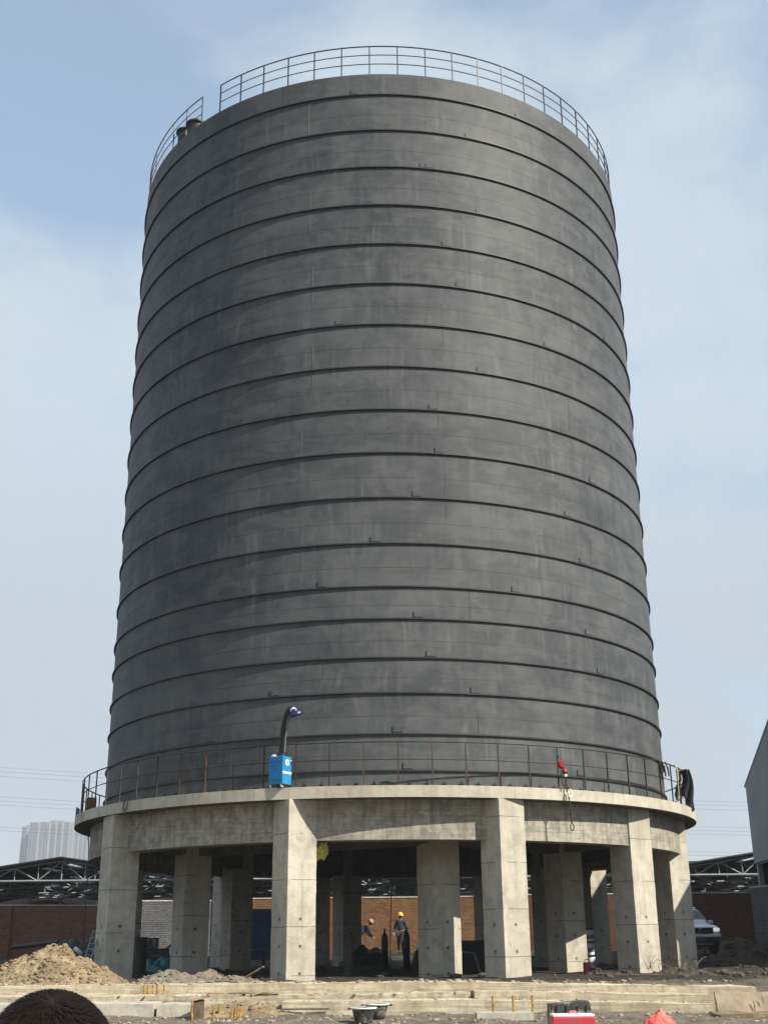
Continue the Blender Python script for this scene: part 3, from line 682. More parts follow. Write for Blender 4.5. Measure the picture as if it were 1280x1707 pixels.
for zz in (.03, .36):
    mb = MB(); mb.lathe([(0, zz-.02), (.19, zz-.02), (.19, zz+.02), (0, zz+.02)], n=24); mb.build('flange', M['black'], t)
mb = MB(); mb.tube([(0,0,.05),(0,0,.34)], [.13,.13], 18); mb.build('wound_cable', M['black'], t, smooth=True)
mb = MB(); mb.tube([(0,0,.38),(0,0,.62),(.1,0,.70)], .02, 6); mb.build('handle', M['chain'], t)
# rope loop hanging on the ledge face
azl = az_of(211, 1338, R_SL)
lp = [pol(R_SL+.03, azl+.55*math.sin(t_)+.25*math.cos(t_), 4.97+.17*math.cos(t_)) for t_ in [R_(k) for k in range(20, 345, 15)]]
mb = MB(); mb.tube([pol(9.72, azl+.6, Z_ST+.1), pol(R_SL+.02, azl+.5, Z_ST+.03)]+lp, .013, 6)
tag(mb.build('rope_loop', M['chain'], smooth=True), 'thin dark rope loop hanging over the left ledge face', 'rope')
# short steel offcut on the ledge
azs = az_of(641, 1304, 9.45)
mb = MB(); mb.box((0, 0, .10), (.28, .05, .035)); mb.box((.12, 0, .05), (.03, .05, .09)); mb.box((-.06, 0, .05), (.03, .05, .09)); mb.box((.03,0,.125), (.16,.07,.03))
o = mb.build('steel_bracket', M['black']); o.location = pol(9.5, azs, Z_ST+.002); o.rotation_euler = (0,0,R_(azs)); tag(o, 'small black steel bracket lying on the ledge at the middle of the tank foot', 'bracket')
# cable down the left side
p0 = P(148, 1380, 41.5); p1 = P(147, 1445, 41.5)
mb = MB(); mb.tube(spline([Vector((p0.x, 41.5, Z_SB)), p0+Vector((.01,0,-.3)), p1, Vector((p1.x+.03, 41.5, .62))], 8), .016, 6); tag(mb.build('hanging_cable', M['black'], smooth=True), 'black cable hanging straight down from the left edge of the ledge', 'cable')
# yellow bag under the beam
bp = P(536, 1420, 30.75)
bm = bmesh.new(); bmesh.ops.create_icosphere(bm, subdivisions=4, radius=1)
for v in bm.verts:
    n_ = noise.turbulence_vector(v.co*1.6, 4, False)*.35; v.co = Vector((v.co.x*.16, v.co.y*.14, v.co.z*.22))+Vector((n_.x*.25, n_.y*.2, n_.z*.25))+Vector((.04*v.co.z, 0, 0))
o = bm_obj(bm, 'plastic_bag', M['ybag'], smooth=False); o.location = bp; tag(o, 'crumpled yellow plastic bag stuck under the beam beside a column', 'bag')

# ------------------------------------------------------------------ footings in front
def footing(label, x0, x1, y0, y1, z0, z1, amp, seed, step=.11, mat_='conc_foot'):
    bm = grid_box(x0, x1, y0, y1, z0, z1, step, amp, 2.2, seed)
    for v in bm.verts:                # the line sinks and swings forward a little towards its right end
        k = max(0, v.co.x-1.5); v.co.z -= .022*k; v.co.y -= .06*k
    return tag(bm_obj(bm, 'strip_footing', M[mat_], smooth=False), label, 'footing', 'concrete strip footings in front of the tank')
footing('top long pale concrete footing just in front of the columns', -14, P(1262, 1646, 26.3).x, 26.75, 27.8, .05, .575, .022, 1)
footing('middle right concrete footing step with a clean end by the brown sheet', P(790, 1655, 26).x, P(1190, 1656, 25.7).x, 26.02, 26.73, .03, .44, .016, 2)
footing('middle left broken concrete footing step, lower and crumbling', -13, P(784, 1655, 26.1).x, 26.1, 26.72, .03, .385, .04, 3)
footing('bottom right concrete footing step behind the red barrier', P(470, 1670, 25).x, P(1190, 1670, 24.7).x, 25.0, 26.0, -.1, .30, .018, 4)
footing('bottom left short pale footing beside the timber stub', P(262, 1672, 24.9).x, P(322, 1672, 24.9).x, 24.9, 25.9, -.15, .27, .016, 5, mat_='conc_block')
footing('bottom left longer pale footing behind the dark haired head', -8, P(256, 1672, 24.9).x, 24.9, 25.9, -.15, .29, .016, 6, mat_='conc_block')

# loose stones (uncountable)
def scatter(name, label, n_, region, rmin, rmax, mat_, zoff=0, parent=None, hfun=None):
    mb = MB()
    for _ in range(n_):
        x, y = region(); r = rmin*(rmax/rmin)**(random.random()**2.2); z = (hfun or hground)(x, y)
        mb.rock((x, y, z+zoff+r*.15), r)
    o = mb.build(name, mat_, parent, recalc=False)
    o['kind'] = 'stuff'
    if not parent: tag(o, label, 'rubble')
    return o
U = random.uniform
scatter('loose_rubble', 'loose pale stones and dust strewn over the strip before the footings', 2600, lambda: (U(-9, 9), U(21.0, 25.0)), .008, .055, M['rubble'])
scatter('footing_rubble', 'broken concrete crumbs lying on the footing steps', 520, lambda: (U(-10, 7.5), U(26.9, 28.2)), .012, .09, M['rubble'], hfun=lambda x, y: max(hground(x, y), .575-.022*max(0, x-1.5) if y < 27.8 else 0))
scatter('step_rubble', 'small crumbs on the middle footing step', 420, lambda: (U(-10, 6.6), U(26.05, 26.7)), .01, .05, M['rubble'], hfun=lambda x, y: (.43 if x > 1.9 else .375)-.022*max(0, x-1.5))
scatter('lower_step_rubble', 'small crumbs on the bottom footing step', 300, lambda: (U(-2, 6.6), U(25.05, 25.9)), .01, .05, M['rubble'], hfun=lambda x, y: .295-.022*max(0, x-1.5))
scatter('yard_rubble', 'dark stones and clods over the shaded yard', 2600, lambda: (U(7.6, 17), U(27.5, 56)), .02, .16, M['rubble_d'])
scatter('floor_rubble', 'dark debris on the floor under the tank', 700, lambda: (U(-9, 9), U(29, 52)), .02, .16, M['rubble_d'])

# earth pile on the left
def pile(name, label, x, y, rx, ry, hgt, n_, mat_, seed, clods=0, rm=.12):
    z0 = hground(x, y)-.05
    def hf(px, py):
        d = math.hypot(px/rx, py/ry); q = Vector((px+seed*5, py, seed))
        if d >= 1.15: return -.06
        e_ = max(0, 1-d)
        f = hgt*(e_**.9)+.10*hgt*noise.fractal(q*2.2, 1, 2, 5)*min(1, e_*4)
        c = abs(noise.noise(q*3.4))*.16*min(1, e_*3)*hgt
        return f+c+.05*noise.fractal(q*7, 1, 2, 3)*min(1, e_*5)
    mb = MB(); vs = []
    for j in range(n_+1):
        for i in range(n_+1):
            px, py = (i/n_*2-1)*rx*1.1, (j/n_*2-1)*ry*1.1; vs.append((px, py, hf(px, py)))
    mb.add(vs, [(j*(n_+1)+i, j*(n_+1)+i+1, (j+1)*(n_+1)+i+1, (j+1)*(n_+1)+i) for j in range(n_) for i in range(n_)])
    t = thing(name, label, 'earth pile', (x, y, z0))
    mb.build('heap', mat_, t)
    if clods:
        def reg():
            a_ = U(0, 6.28); d = math.sqrt(random.random()); return (rx*d*math.cos(a_), ry*d*math.sin(a_))
        scatter('clods', '', clods, reg, .02, rm, mat_, parent=t, hfun=hf)
    return t
pc = P(84, 1640, 28.9)
pile('earth_pile', 'large heap of tan clayey earth and clods left of the columns', pc.x, 28.9, 1.8, 1.5, .84, 150, M['earth'], 1, 900, .085)
pc = P(285, 1640, 29.0); pile('earth_mound', 'low grey tan earth mound at the foot of the shaded second column', pc.x, 29.0, 1.0, .7, .36, 50, M['dullearth'], 2, 120, .06)
pc = P(395, 1640, 29.2); pile('earth_mound', 'small dark earth mound just left of the sunlit column', pc.x, 29.2, .8, .5, .22, 40, M['dullearth'], 3, 80, .06)
pc = P(345, 1640, 29.6); pile('earth_mound', 'dull earth mound against the middle of the shaded column foot', pc.x, 29.8, .7, .6, .34, 40, M['dullearth'], 6, 60, .05)
pc = P(600, 1640, 28.6); pile('rubble_heap', 'little heap of white crumbled mortar on the footing edge', pc.x, 28.3, .42, .3, .12, 30, M['earth'], 4, 60, .05)
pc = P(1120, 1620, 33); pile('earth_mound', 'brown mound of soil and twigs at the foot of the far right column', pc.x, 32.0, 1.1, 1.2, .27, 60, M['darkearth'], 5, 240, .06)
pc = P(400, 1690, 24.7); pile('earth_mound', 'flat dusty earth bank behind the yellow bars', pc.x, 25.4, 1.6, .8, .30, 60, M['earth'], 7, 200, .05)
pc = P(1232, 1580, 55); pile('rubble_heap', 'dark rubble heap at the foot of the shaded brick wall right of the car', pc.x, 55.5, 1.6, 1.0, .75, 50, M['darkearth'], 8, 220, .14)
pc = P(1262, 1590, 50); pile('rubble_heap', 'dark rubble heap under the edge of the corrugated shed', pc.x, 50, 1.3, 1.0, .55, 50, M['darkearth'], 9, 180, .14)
# dry twigs on the right mound
t = thing('dry_twigs', 'tangle of dry twigs on the soil mound by the far right column', 'twigs', (P(1112, 1600, 32).x, 31.6, .78))
for k in range(46):
    a_ = U(0, 6.28); L = U(.15, .4); mb = MB(); d = Vector((math.cos(a_)*L, math.sin(a_)*L*.6, U(.0, .35))); mb.tube([(0,0,0), d*.5+Vector((0,0,.05)), d], [.006,.005,.003], 4); o = mb.build('twig', M['wood_d'] if k%4 else M['board'], t); o.location = (U(-.6,.6), U(-.3,.3), U(-.15,.05))

# ------------------------------------------------------------------ foreground small things
def rebar(p, h, label, group):
    mb = MB(); pts = [(0,0,-.15)]+[(U(-.006,.006), 0, h*k/8) for k in range(9)]
    mb.tube(pts, [.021+(.003 if i%2 else 0) for i in range(len(pts))], 7); o = mb.build('rebar_stub', M['yellow']); o.location = p; o.rotation_euler = (U(-.06,.06), U(-.06,.06), 0)
    return tag(o, label, 'rebar', group)
# block with three bars
bx = PZ(854, 1697, .14); t = thing('concrete_block', 'low pale concrete block holding three yellow bars', 'concrete block', (bx.x, 23.5, 0))
bm = grid_box(-.52, .52, -.25, .35, -.05, .15, .05, .008, 3, 9); bm_obj(bm, 'block_body', M['conc_block'], t)
for x, n_ in ((822, 'left'), (856, 'middle'), (888, 'right')):
    q = P(x, 1694, 23.5); rebar((q.x, 23.45, .14), .29, 'yellow rusty bar, %s of the three on the low concrete block'%n_, 'yellow bars on the concrete block')
spots = [(320,1698,.33,'tallest yellow bar close in front of the timber stub'), (330,1696,.22,'short reddish yellow bar just right of the timber stub'), (338,1696,.20,'short yellow bar second right of the timber stub'), (355,1701,.20,'yellow bar alone between the timber stub and its neighbours'), (367,1694,.24,'yellow bar standing alone left of the cluster of four'), (386,1700,.19,'front left bar of the cluster of four yellow bars'), (392,1697,.20,'second bar of the cluster of four yellow bars'), (396,1695,.24,'third and taller bar of the cluster of four yellow bars'), (400,1697,.20,'right bar of the cluster of four yellow bars')]
for x, y, h_, lb in spots:
    q = PZ(x, y, .06); rebar((q.x, q.y if q.y < 24.8 else 24.8, .04), h_*1.0, lb, 'yellow bars before the left footings')
for x, n_ in ((243, 'leftmost'), (250, 'second'), (257, 'middle'), (264, 'fourth'), (276, 'rightmost')):
    q = P(x, 1650, 26.7); rebar((q.x, 26.55+.02, .36), .22, 'small rusty bar, %s of five against the upper left footing'%n_, 'rusty bars at the upper left footing')
# timber stub
q = PZ(323, 1700, .05); t = thing('timber_stub', 'dark timber formwork stub with a pale tilted cap board', 'timber', (q.x, 24.6, .0), R_(12))
mb = MB(); mb.box((0, 0, .16), (.20, .16, .42)); mb.build('post_stub', M['wood_d'], t, bevel=.006)
mb = MB(); mb.box((.03, -.02, .395), (.36, .22, .03), Matrix.Rotation(R_(-12), 3, 'Y')); mb.build('cap_board', M['wood'], t, bevel=.004)
# mortar tubs
def tub(x, y, label, rz, Y=23.8):
    q = P(x, y, Y); z0 = hground(q.x, Y); t = thing('mortar_tub', label, 'tub', (q.x, Y, z0), rz, 'mortar tubs')
    mb = MB(); mb.lathe([(0, .005), (.14, .005), (.155, .02), (.215, .24), (.235, .245), (.235, .262), (.205, .262), (.195, .235), (.13, .03), (0, .03)], n=30); mb.build('tub_body', [M['tubk']], t, smooth=True, auto=40)
    mb = MB(); mb.lathe([(.236, .240), (.245, .247), (.245, .262), (.236, .268), (.215, .266)], n=30); mb.f = mb.f[:-2]; mb.mi = mb.mi[:-2]; mb.build('tub_rim', M['white'], t, smooth=True)
    for s_ in (-1, 1):
        mb = MB(); mb.tube([(s_*.235, -.07, .25), (s_*.29, -.05, .235), (s_*.29, .05, .235), (s_*.235, .07, .25)], .012, 6); mb.build('handle', M['black'], t)
    return t
M['tubk'] = simple('mortar_stained_black_rubber', (.035, .035, .033), .7, 0, .5, 10, dirt=(.30, .29, .26))
tub(606, 1703, 'black mortar tub with pale rim, the nearer of the pair', R_(5), 23.2)
tub(628, 1697, 'black mortar tub with pale rim, behind the nearer one', R_(-20), 23.75)
# red barrier and black crate
q = P(954, 1706, 20.2); t = thing('red_barrier', 'red plastic barrier block with a pale top edge in the right foreground', 'barrier', (q.x, 20.2, hground(q.x, 20.2)-.02), R_(3))
pf = [(-.40, 0), (.40, 0), (.355, .22), (.335, .44), (-.335, .44), (-.355, .22)]
mb = MB(); mb.prism(pf, -.16, .16, tr=lambda v: Vector((v.x, v.z, v.y))); mb.build('barrier_body', M['redp'], t, bevel=.015)
mb = MB(); mb.box((0, 0, .462), (.66, .30, .04)); mb.build('barrier_top', M['pinkw'] if 'pinkw' in M else M['white'], t, bevel=.01)
mb = MB(); mb.tube([(-.06,-.06,.48),(-.04,-.06,.515),(.05,-.06,.515),(.07,-.06,.48)], .016, 6); mb.build('handle', M['pink'], t)
q = P(948, 1690, 20.9); t = thing('black_crate', 'black scuffed plastic crate standing behind the red barrier', 'crate', (q.x, 20.9, hground(q.x, 20.9)), R_(4))
mb = MB(); mb.prism([(-.33,0),(.34,0),(.33,.52),(.29,.56),(-.32,.51)], -.18, .18, tr=lambda v: Vector((v.x, v.z, v.y))); mb.build('crate_body', M['tubk'], t, bevel=.012)
for x in (-.24, -.08, .10, .25):
    mb = MB(); mb.box((x, -.186, .27), (.025, .016, .42)); mb.build('rib', M['black'], t)
mb = MB(); mb.box((.03, -.195, .36), (.22, .02, .03)); mb.build('crate_handle', M['white'], t, bevel=.005)
# red bag
q = P(1100, 1706, 20.3)
bm = bmesh.new(); bmesh.ops.create_icosphere(bm, subdivisions=5, radius=1)
for v in bm.verts:
    c = v.co.copy(); tap = 1-.55*max(0, c.z); n_ = noise.noise(c*1.7+Vector((4,1,2))); rd = 1-abs(noise.noise(c*2.6+Vector((9,0,3))))*.55
    v.co = Vector((c.x*.25*tap*(1+.25*n_)*(.7+.4*rd), c.y*.2*tap*(.75+.35*rd), c.z*.24*(1+.3*n_)*(.72+.4*rd)))
o = bm_obj(bm, 'red_bag', M['pink'], smooth=False); o.location = (q.x, 20.3, hground(q.x, 20.3)+.235); tag(o, 'crumpled faded red woven bag on the ground right of the barrier', 'bag')
# brown sheet on the right
pl = P(1191, 1655, 24.3); pr = P(1345, 1664, 24.3)
bm = grid_box(pl.x, pr.x, 24.25, 24.33, -.1, pl.z, .06, .018, 2.5, 12)
for v in bm.verts: v.co.y += .05*noise.noise(Vector((v.co.x*1.3, 0, v.co.z*2)))+.3*(v.co.z-.2)
t = thing('formwork_sheet', 'worn brown formwork sheet standing on edge in the right foreground', 'formwork sheet')
bm_obj(bm, 'sheet', M['board'], t)
mb = MB()
for x, y0, y1 in ((1255, 1666, 1690), (1269, 1660, 1676)):
    a_, b_ = P(x, y0, 24.22), P(x+3, y1, 24.2); mb.tube([a_, (a_+b_)/2+Vector((.012,0,0)), b_], [.003,.011,.002], 5)
mb.build('split', M['wood_d'], t)
bm = grid_box(pl.x-.2, pr.x, 23.2, 24.1, -.1, .09, .09, .03, 2, 13); bm_obj(bm, 'dust_apron', M['earth']); o = bpy.data.objects['dust_apron']; o.name = 'dust_bank'; tag(o, 'low bank of tan dust at the foot of the brown sheet', 'dust bank')
# planks, boards
def plank(x, y, Y, L, w, th, rz, label, mat_='wood', ry=0, z=None):
    q = P(x, y, Y); zz = hground(q.x, Y)+th/2 if z is None else z
    mb = MB(); mb.box((0,0,0), (L, w, th)); o = mb.build('timber_plank', M[mat_], bevel=.004); o.location = (q.x, Y, zz); o.rotation_euler = (0, ry, rz)
    return tag(o, label, 'plank')
plank(508, 1681, 24.93, .95, .05, .03, R_(.5), 'thin dark strip added for the dark crevice line along the face of the bottom footing', 'wood_d', 0, .165)  # dark strip stands in for a dark crevice in the footing face
plank(405, 1660, 26.2, 1.5, .2, .035, R_(-2), 'long pale plank lying on the broken middle step', 'wood', 0, .42)
plank(820, 1642, 27.3, .38, .15, .03, R_(4), 'short dark board on the top footing', 'wood_d', 0, .60)
plank(1040, 1612, 33.5, 1.6, .1, .06, R_(8), 'dark batten lying in the rubble beside the right hand column', 'wood_d', R_(-4))
plank(1035, 1622, 32.2, 1.3, .12, .05, R_(-6), 'red brown board in the rubble under the right beam', 'wood_d', R_(3))
plank(423, 1628, 29.5, .6, .08, .03, R_(150), 'pale broken lath propped on the small earth mound', 'wood', R_(25), .75)
plank(1080, 1614, 31.5, .9, .3, .05, R_(3), 'dark board on the soil right of the sunlit right column', 'wood_d')
plank(20, 1575, 47, 4, .25, .08, R_(6), 'long pale plank along the foot of the red brick wall', 'wood', R_(-4))

# ------------------------------------------------------------------ behind the tank: walls
def wall(name, label, xa, xb, ytop, Ya, Yb, mat_, th=.3, piers=()):
    a_, b_ = P(xa, ytop[0], Ya), P(xb, ytop[1], Yb); zt = (a_.z+b_.z)/2; d = Vector((b_.x-a_.x, b_.y-a_.y, 0)); L = d.length
    t = thing(name, label, 'wall', ((a_.x+b_.x)/2, (a_.y+b_.y)/2, .3), math.atan2(d.y, d.x))
    bm = grid_box(-L/2, L/2, -th/2, th/2, 0, zt-.3, .5, .012, 1, len(label)); bm_obj(bm, 'brickwork', M[mat_], t)
    mb = MB(); mb.box((0, 0, zt-.3+.03), (L, th+.06, .055)); mb.build('coping', M['conc_block'], t)
    for p_ in piers:
        mb = MB(); mb.box(((p_-.5)*L, -th/2-.09, (zt-.3)/2), (.42, .18, zt-.32)); mb.build('pier', M[mat_], t)
    return t
wall('brick_wall', 'dark red brick wall behind the earth pile on the left', -90, 196, (1512, 1510), 55, 58, 'brick_l', piers=(.34, .97))
wall('block_wall', 'pale grey block wall seen between the two left columns', 204, 352, (1503.5, 1503.5), 59, 60, 'brick_g', piers=(.27,))
wall('brick_wall', 'orange brick wall behind the workers under the tank', 356, 830, (1501, 1495), 62, 62, 'brick', piers=(.13, .512))
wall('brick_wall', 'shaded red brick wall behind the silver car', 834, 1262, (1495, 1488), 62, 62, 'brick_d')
wall('block_wall', 'low grey block wall under the corrugated shed on the right', 1255, 1420, (1477, 1470), 52, 44, 'brick_g')

# open steel sheds with gables behind the wall
def shed():
    Y0 = 71.0; Y1 = 120.0
    base_y = P(640, 1464, Y0).z
    t = thing('open_shed', 'row of open dark roofed steel sheds with white trusses behind the brick wall', 'shed', (0, Y0, 0))
    span = P(105+390, 1440, Y0).x-P(105, 1440, Y0).x
    zr = P(105, 1432, Y0).z; ze = base_y+.25; x0 = P(105, 1432, Y0).x
    for k in range(-1, 5):
        rx = x0+k*span; xl, xr = rx-span/2, rx+span/2
        for sgn in (-1, 1):
            # roof slope of sheets with missing strips where daylight shows
            mb = MB(); yb = 0
            n_ = 15
            for i in range(n_):
                for j in range(12):
                    if random.random() < .075 and j > 0: continue
                    u0, u1 = i/n_, (i+1)/n_-.004; v0, v1 = j/12, (j+1)/12-.0
                    def pt(u, v, dz=0): return Vector((rx+sgn*u*span/2, v*(Y1-Y0)-.5, zr+(ze-zr)*u+dz))
                    mb.add([pt(u0,v0), pt(u1,v0), pt(u1,v1), pt(u0,v1), pt(u0,v0,.09), pt(u1,v0,.09), pt(u1,v1,.09), pt(u0,v1,.09)], [(0,1,2,3),(4,7,6,5),(0,4,5,1),(1,5,6,2),(2,6,7,3),(3,7,4,0)])
            mb.build('roof', M['roof_d'], t)
        for fy in (0, 8.2, 16.4, 24.6):
            mb = MB(); r = .055
            mb.tube([(xl, fy, base_y), (xr, fy, base_y)], r*1.25, 6); mb.tube([(xl, fy, ze-.12), (rx, fy, zr-.12)], r, 6); mb.tube([(rx, fy, zr-.12), (xr, fy, ze-.12)], r, 6)
            npan = 10
            for i in range(1, npan):
                xx = xl+(xr-xl)*i/npan; top = zr-.12-(zr-ze)*abs(xx-rx)/(span/2); mb.tube([(xx, fy, base_y), (xx, fy, top)], r*.7, 5)
                if i < npan:
                    if i % 2: nxt = i+1 if i < npan/2 else i-1
                    else: continue
                    for q_ in (i-1, i+1):
                        if 0 < q_ < npan:
                            x2 = xl+(xr-xl)*q_/npan; mb.tube([(xx, fy, top), (x2, fy, base_y)], r*.7, 5)
            mb.build('truss', M['steel_w'], t)
            for xx in (xl+.35, ):
                mb = MB(); mb.tube([(xx, fy, .6), (xx, fy, base_y-.05)], .11, 8); mb.box((xx, fy, base_y-.12), (.4, .3, .12)); mb.build('post', M['steel_w'], t)
        for i in range(1, 6):
            for sgn in (-1, 1):
                xx = rx+sgn*span/2*i/6; zz = zr+(ze-zr)*i/6-.075
                if i % 2: mb = MB(); mb.box((xx, 14, zz-.02), (.09, 28, .06)); mb.build('purlin', M['steel_w'], t)
    mb = MB(); mb.box((x0+1.5*span, Y1-Y0, 4.2), (span*6.2, .2, 9)); mb.build('back_sheeting', M['roof_d'], t)
    return t
shed()
# corrugated shed on the right: its gable wall runs along the yard, ridge nearer to the camera than the far eave
SH_Y0, SH_Y1, SH_YR = 32.2, 54.0, 43.1
c0 = P(1244, 1309, SH_Y1); c1 = P(1264.5, 1440, SH_Y1); dirv = Vector((math.sin(R_(5.5)), math.cos(R_(5.5)), 0)); nrm = Vector((dirv.y, -dirv.x, 0))
t = thing('corrugated_shed', 'tall grey corrugated steel shed with open lower part at the right edge', 'shed', (c0.x, SH_Y1, 0))
LY = SH_Y1-SH_Y0; zt, zb2 = c0.z, c1.z; rise = .30
def roofz(s_): return zt+rise*(LY/2-abs(-s_-LY/2))
mb = MB(); vs = []; n_ = 436
for i in range(n_+1):
    s_ = -LY*i/n_; off = .03*(1 if (i//2)%2 else -1); b_ = dirv*s_+nrm*off; vs += [b_+Vector((0,0,zb2)), b_+Vector((0,0,roofz(s_)-.02))]
mb.add(vs, [(2*i, 2*i+2, 2*i+3, 2*i+1) for i in range(n_)]); o = mb.build('side_cladding', M['clad'], t); md = o.modifiers.new('t', 'SOLIDIFY'); md.thickness = .02
def slab_(pa, pb, w, th):            # roof slab from pa to pb along the yard, w wide away from it
    vs = [pa-nrm*.06, pb-nrm*.06, pb+nrm*w, pa+nrm*w]; mb = MB(); u_ = Vector((0,0,th)); mb.add(vs+[v+u_ for v in vs], [(0,1,2,3),(4,7,6,5),(0,4,5,1),(1,5,6,2),(2,6,7,3),(3,7,4,0)]); return mb
ra, rb_, rc_ = dirv*.25+Vector((0,0,zt-.09)), dirv*(-LY/2)+Vector((0,0,zt+rise*LY/2)), dirv*(-LY-.4)+Vector((0,0,zt-.14))
slab_(ra, rb_, 22, .09).build('roof', M['clad_d'], t); slab_(rb_, rc_, 22, .09).build('roof', M['clad_d'], t)
for f in (0, .25, .5, .75, 1.0):
    mb = MB(); q = dirv*(-LY*f*.985-.12)+nrm*.16; mb.box((q.x, q.y, (zb2+.4)/2), (.22,.22,zb2-.4), Matrix.Rotation(-R_(5.5), 3, 'Z')); mb.build('post', M['clad'] if f == 0 else M['clad_d'], t)
mb = MB(); mb.box((0,0,0), (.10, LY, .16), Matrix.Rotation(-R_(5.5), 3, 'Z')); o = mb.build('girt', M['clad_d'], t); q = dirv*(-LY/2)+nrm*.10; o.location = (q.x, q.y, zb2)
for q, L_, rz_ in ((nrm*21.5-dirv*(LY/2), LY, 0), (nrm*10.9-dirv*.1, 21.4, 90), (nrm*10.9-dirv*(LY-.1), 21.4, 90)):
    mb = MB(); mb.box((0,0,0), (.1, L_, zt-.7), Matrix.Rotation(-R_(5.5)+R_(rz_), 3, 'Z')); o = mb.build('wall', M['roof_d'], t); o.location = (q.x, q.y, (zt+.5)/2)
# unseen bay added behind it to cast shade on the brick wall
mb = MB(); q = nrm*12.6+dirv*3.2; mb.box((0,0,0), (20, 6.3, zt+.3), Matrix.Rotation(-R_(5.5), 3, 'Z')); o = mb.build('added_shade_bay', M['clad'], t); o.location = (q.x, q.y, (zt+.3)/2+.3)

# ------------------------------------------------------------------ under the tank
# navy site cabin
q0, q1 = P(412, 1515, 52), P(470, 1515, 52)
t = thing('site_cabin', 'dark blue steel site cabin under the far side of the tank', 'site cabin', ((q0.x+q1.x)/2, 53, .6))
zt = q0.z-.6
mb = MB(); mb.box((0, .7, zt/2), (q1.x-q0.x+.6, 1.6, zt)); mb.build('cabin_body', M['navy'], t, bevel=.02)
for k in range(-5, 6):
    mb = MB(); mb.box((k*.18, -.115, zt/2), (.06, .03, zt-.12)); mb.build('wall_rib', M['navy'], t)
# gas bottles
def gas(x, yt, Y, label):
    q = P(x, yt, Y); z0 = .56; h_ = q.z-z0; t = thing('gas_cylinder', label, 'gas cylinder', (q.x, Y, z0), 0, 'gas cylinders under the tank')
    mb = MB(); r = .115; mb.lathe([(0,0),(r,0),(r,h_-.38),(r*.93,h_-.28),(r*.6,h_-.19),(.035,h_-.15),(.035,h_-.10),(0,h_-.10)], n=20); mb.build('bottle', M['black'], t, smooth=True)
    mb = MB(); mb.tube([(0,0,h_-.1),(0,0,h_)], .022, 8); mb.box((.04,0,h_-.05), (.07,.03,.03)); mb.build('valve', M['chain'], t)
gas(641, 1548, 42, 'dark gas cylinder left of the worker in the yellow helmet')
gas(677, 1546, 41, 'dark gas cylinder right of the worker in the yellow helmet')
q = P(651, 1470, 49); mb = MB(); mb.tube(spline([Vector((q.x, 49, Z_SB)), Vector((q.x+.02, 49, 3.2)), Vector((q.x-.03, 49, 1.9)), Vector((q.x-.05, 49, .6))], 8), .018, 6); tag(mb.build('hanging_cable', M['black'], smooth=True), 'thin black cable hanging under the tank beside the worker in the yellow helmet', 'cable')
# tarp heap
q = P(620, 1600, 47); bm = bmesh.new(); bmesh.ops.create_icosphere(bm, subdivisions=4, radius=1)
for v in bm.verts:
    n_ = noise.fractal(v.co*2, 1, 2, 4); v.co = Vector((v.co.x*1.0, v.co.y*.7, max(-.1, v.co.z)*.62*(1+.35*n_)))
o = bm_obj(bm, 'tarp_heap', M['tarp']); o.location = (q.x-.25, 47, .58); tag(o, 'crumpled dark green tarpaulin heap left of the gas cylinders', 'tarpaulin')
q = P(735, 1600, 47); bm = bmesh.new(); bmesh.ops.create_icosphere(bm, subdivisions=4, radius=1)
for v in bm.verts:
    n_ = noise.fractal(v.co*2+Vector((5,5,5)), 1, 2, 4); v.co = Vector((v.co.x*.8, v.co.y*.6, max(-.1, v.co.z)*.8*(1+.35*n_)))
o = bm_obj(bm, 'tarp_heap', M['black']); o.location = (q.x-.3, 47, .58); tag(o, 'black covered heap behind the middle inner column', 'tarpaulin')
# upright pipe
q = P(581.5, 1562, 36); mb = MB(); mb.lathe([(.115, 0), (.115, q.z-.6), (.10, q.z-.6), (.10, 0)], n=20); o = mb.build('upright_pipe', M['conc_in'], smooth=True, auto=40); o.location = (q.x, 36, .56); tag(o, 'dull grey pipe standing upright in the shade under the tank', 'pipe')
# dark board with bent frame
q0, q1 = P(770, 1560, 37), P(806, 1640, 37)
t = thing('dark_panel', 'black panel with a bent pale frame leaning under the tank', 'steel frame', (0, 37, .56))
a_, b_, c_ = P(769, 1587, 36.9), P(790, 1590, 36.9), P(806, 1640, 36.9)
for v in (a_, b_, c_): v.y -= 37; v.z -= .56
mb = MB(); mb.tube([a_, b_, c_], .022, 6); mb.build('frame_tube', M['steel_w'], t)
mb = MB(); mb.add([Vector((q0.x-1.1, .25, 0)), Vector((q1.x+.9, .25, 0)), Vector((q1.x+.9, .55, q0.z-.7)), Vector((q0.x-1.1, .55, q0.z-.7)), Vector((q0.x-1.1, .30, 0)), Vector((q1.x+.9, .30, 0)), Vector((q1.x+.9, .60, q0.z-.7)), Vector((q0.x-1.1, .60, q0.z-.7))], [(0,1,2,3),(4,7,6,5),(0,4,5,1),(1,5,6,2),(2,6,7,3),(3,7,4,0)]); mb.build('panel', M['black'], t)
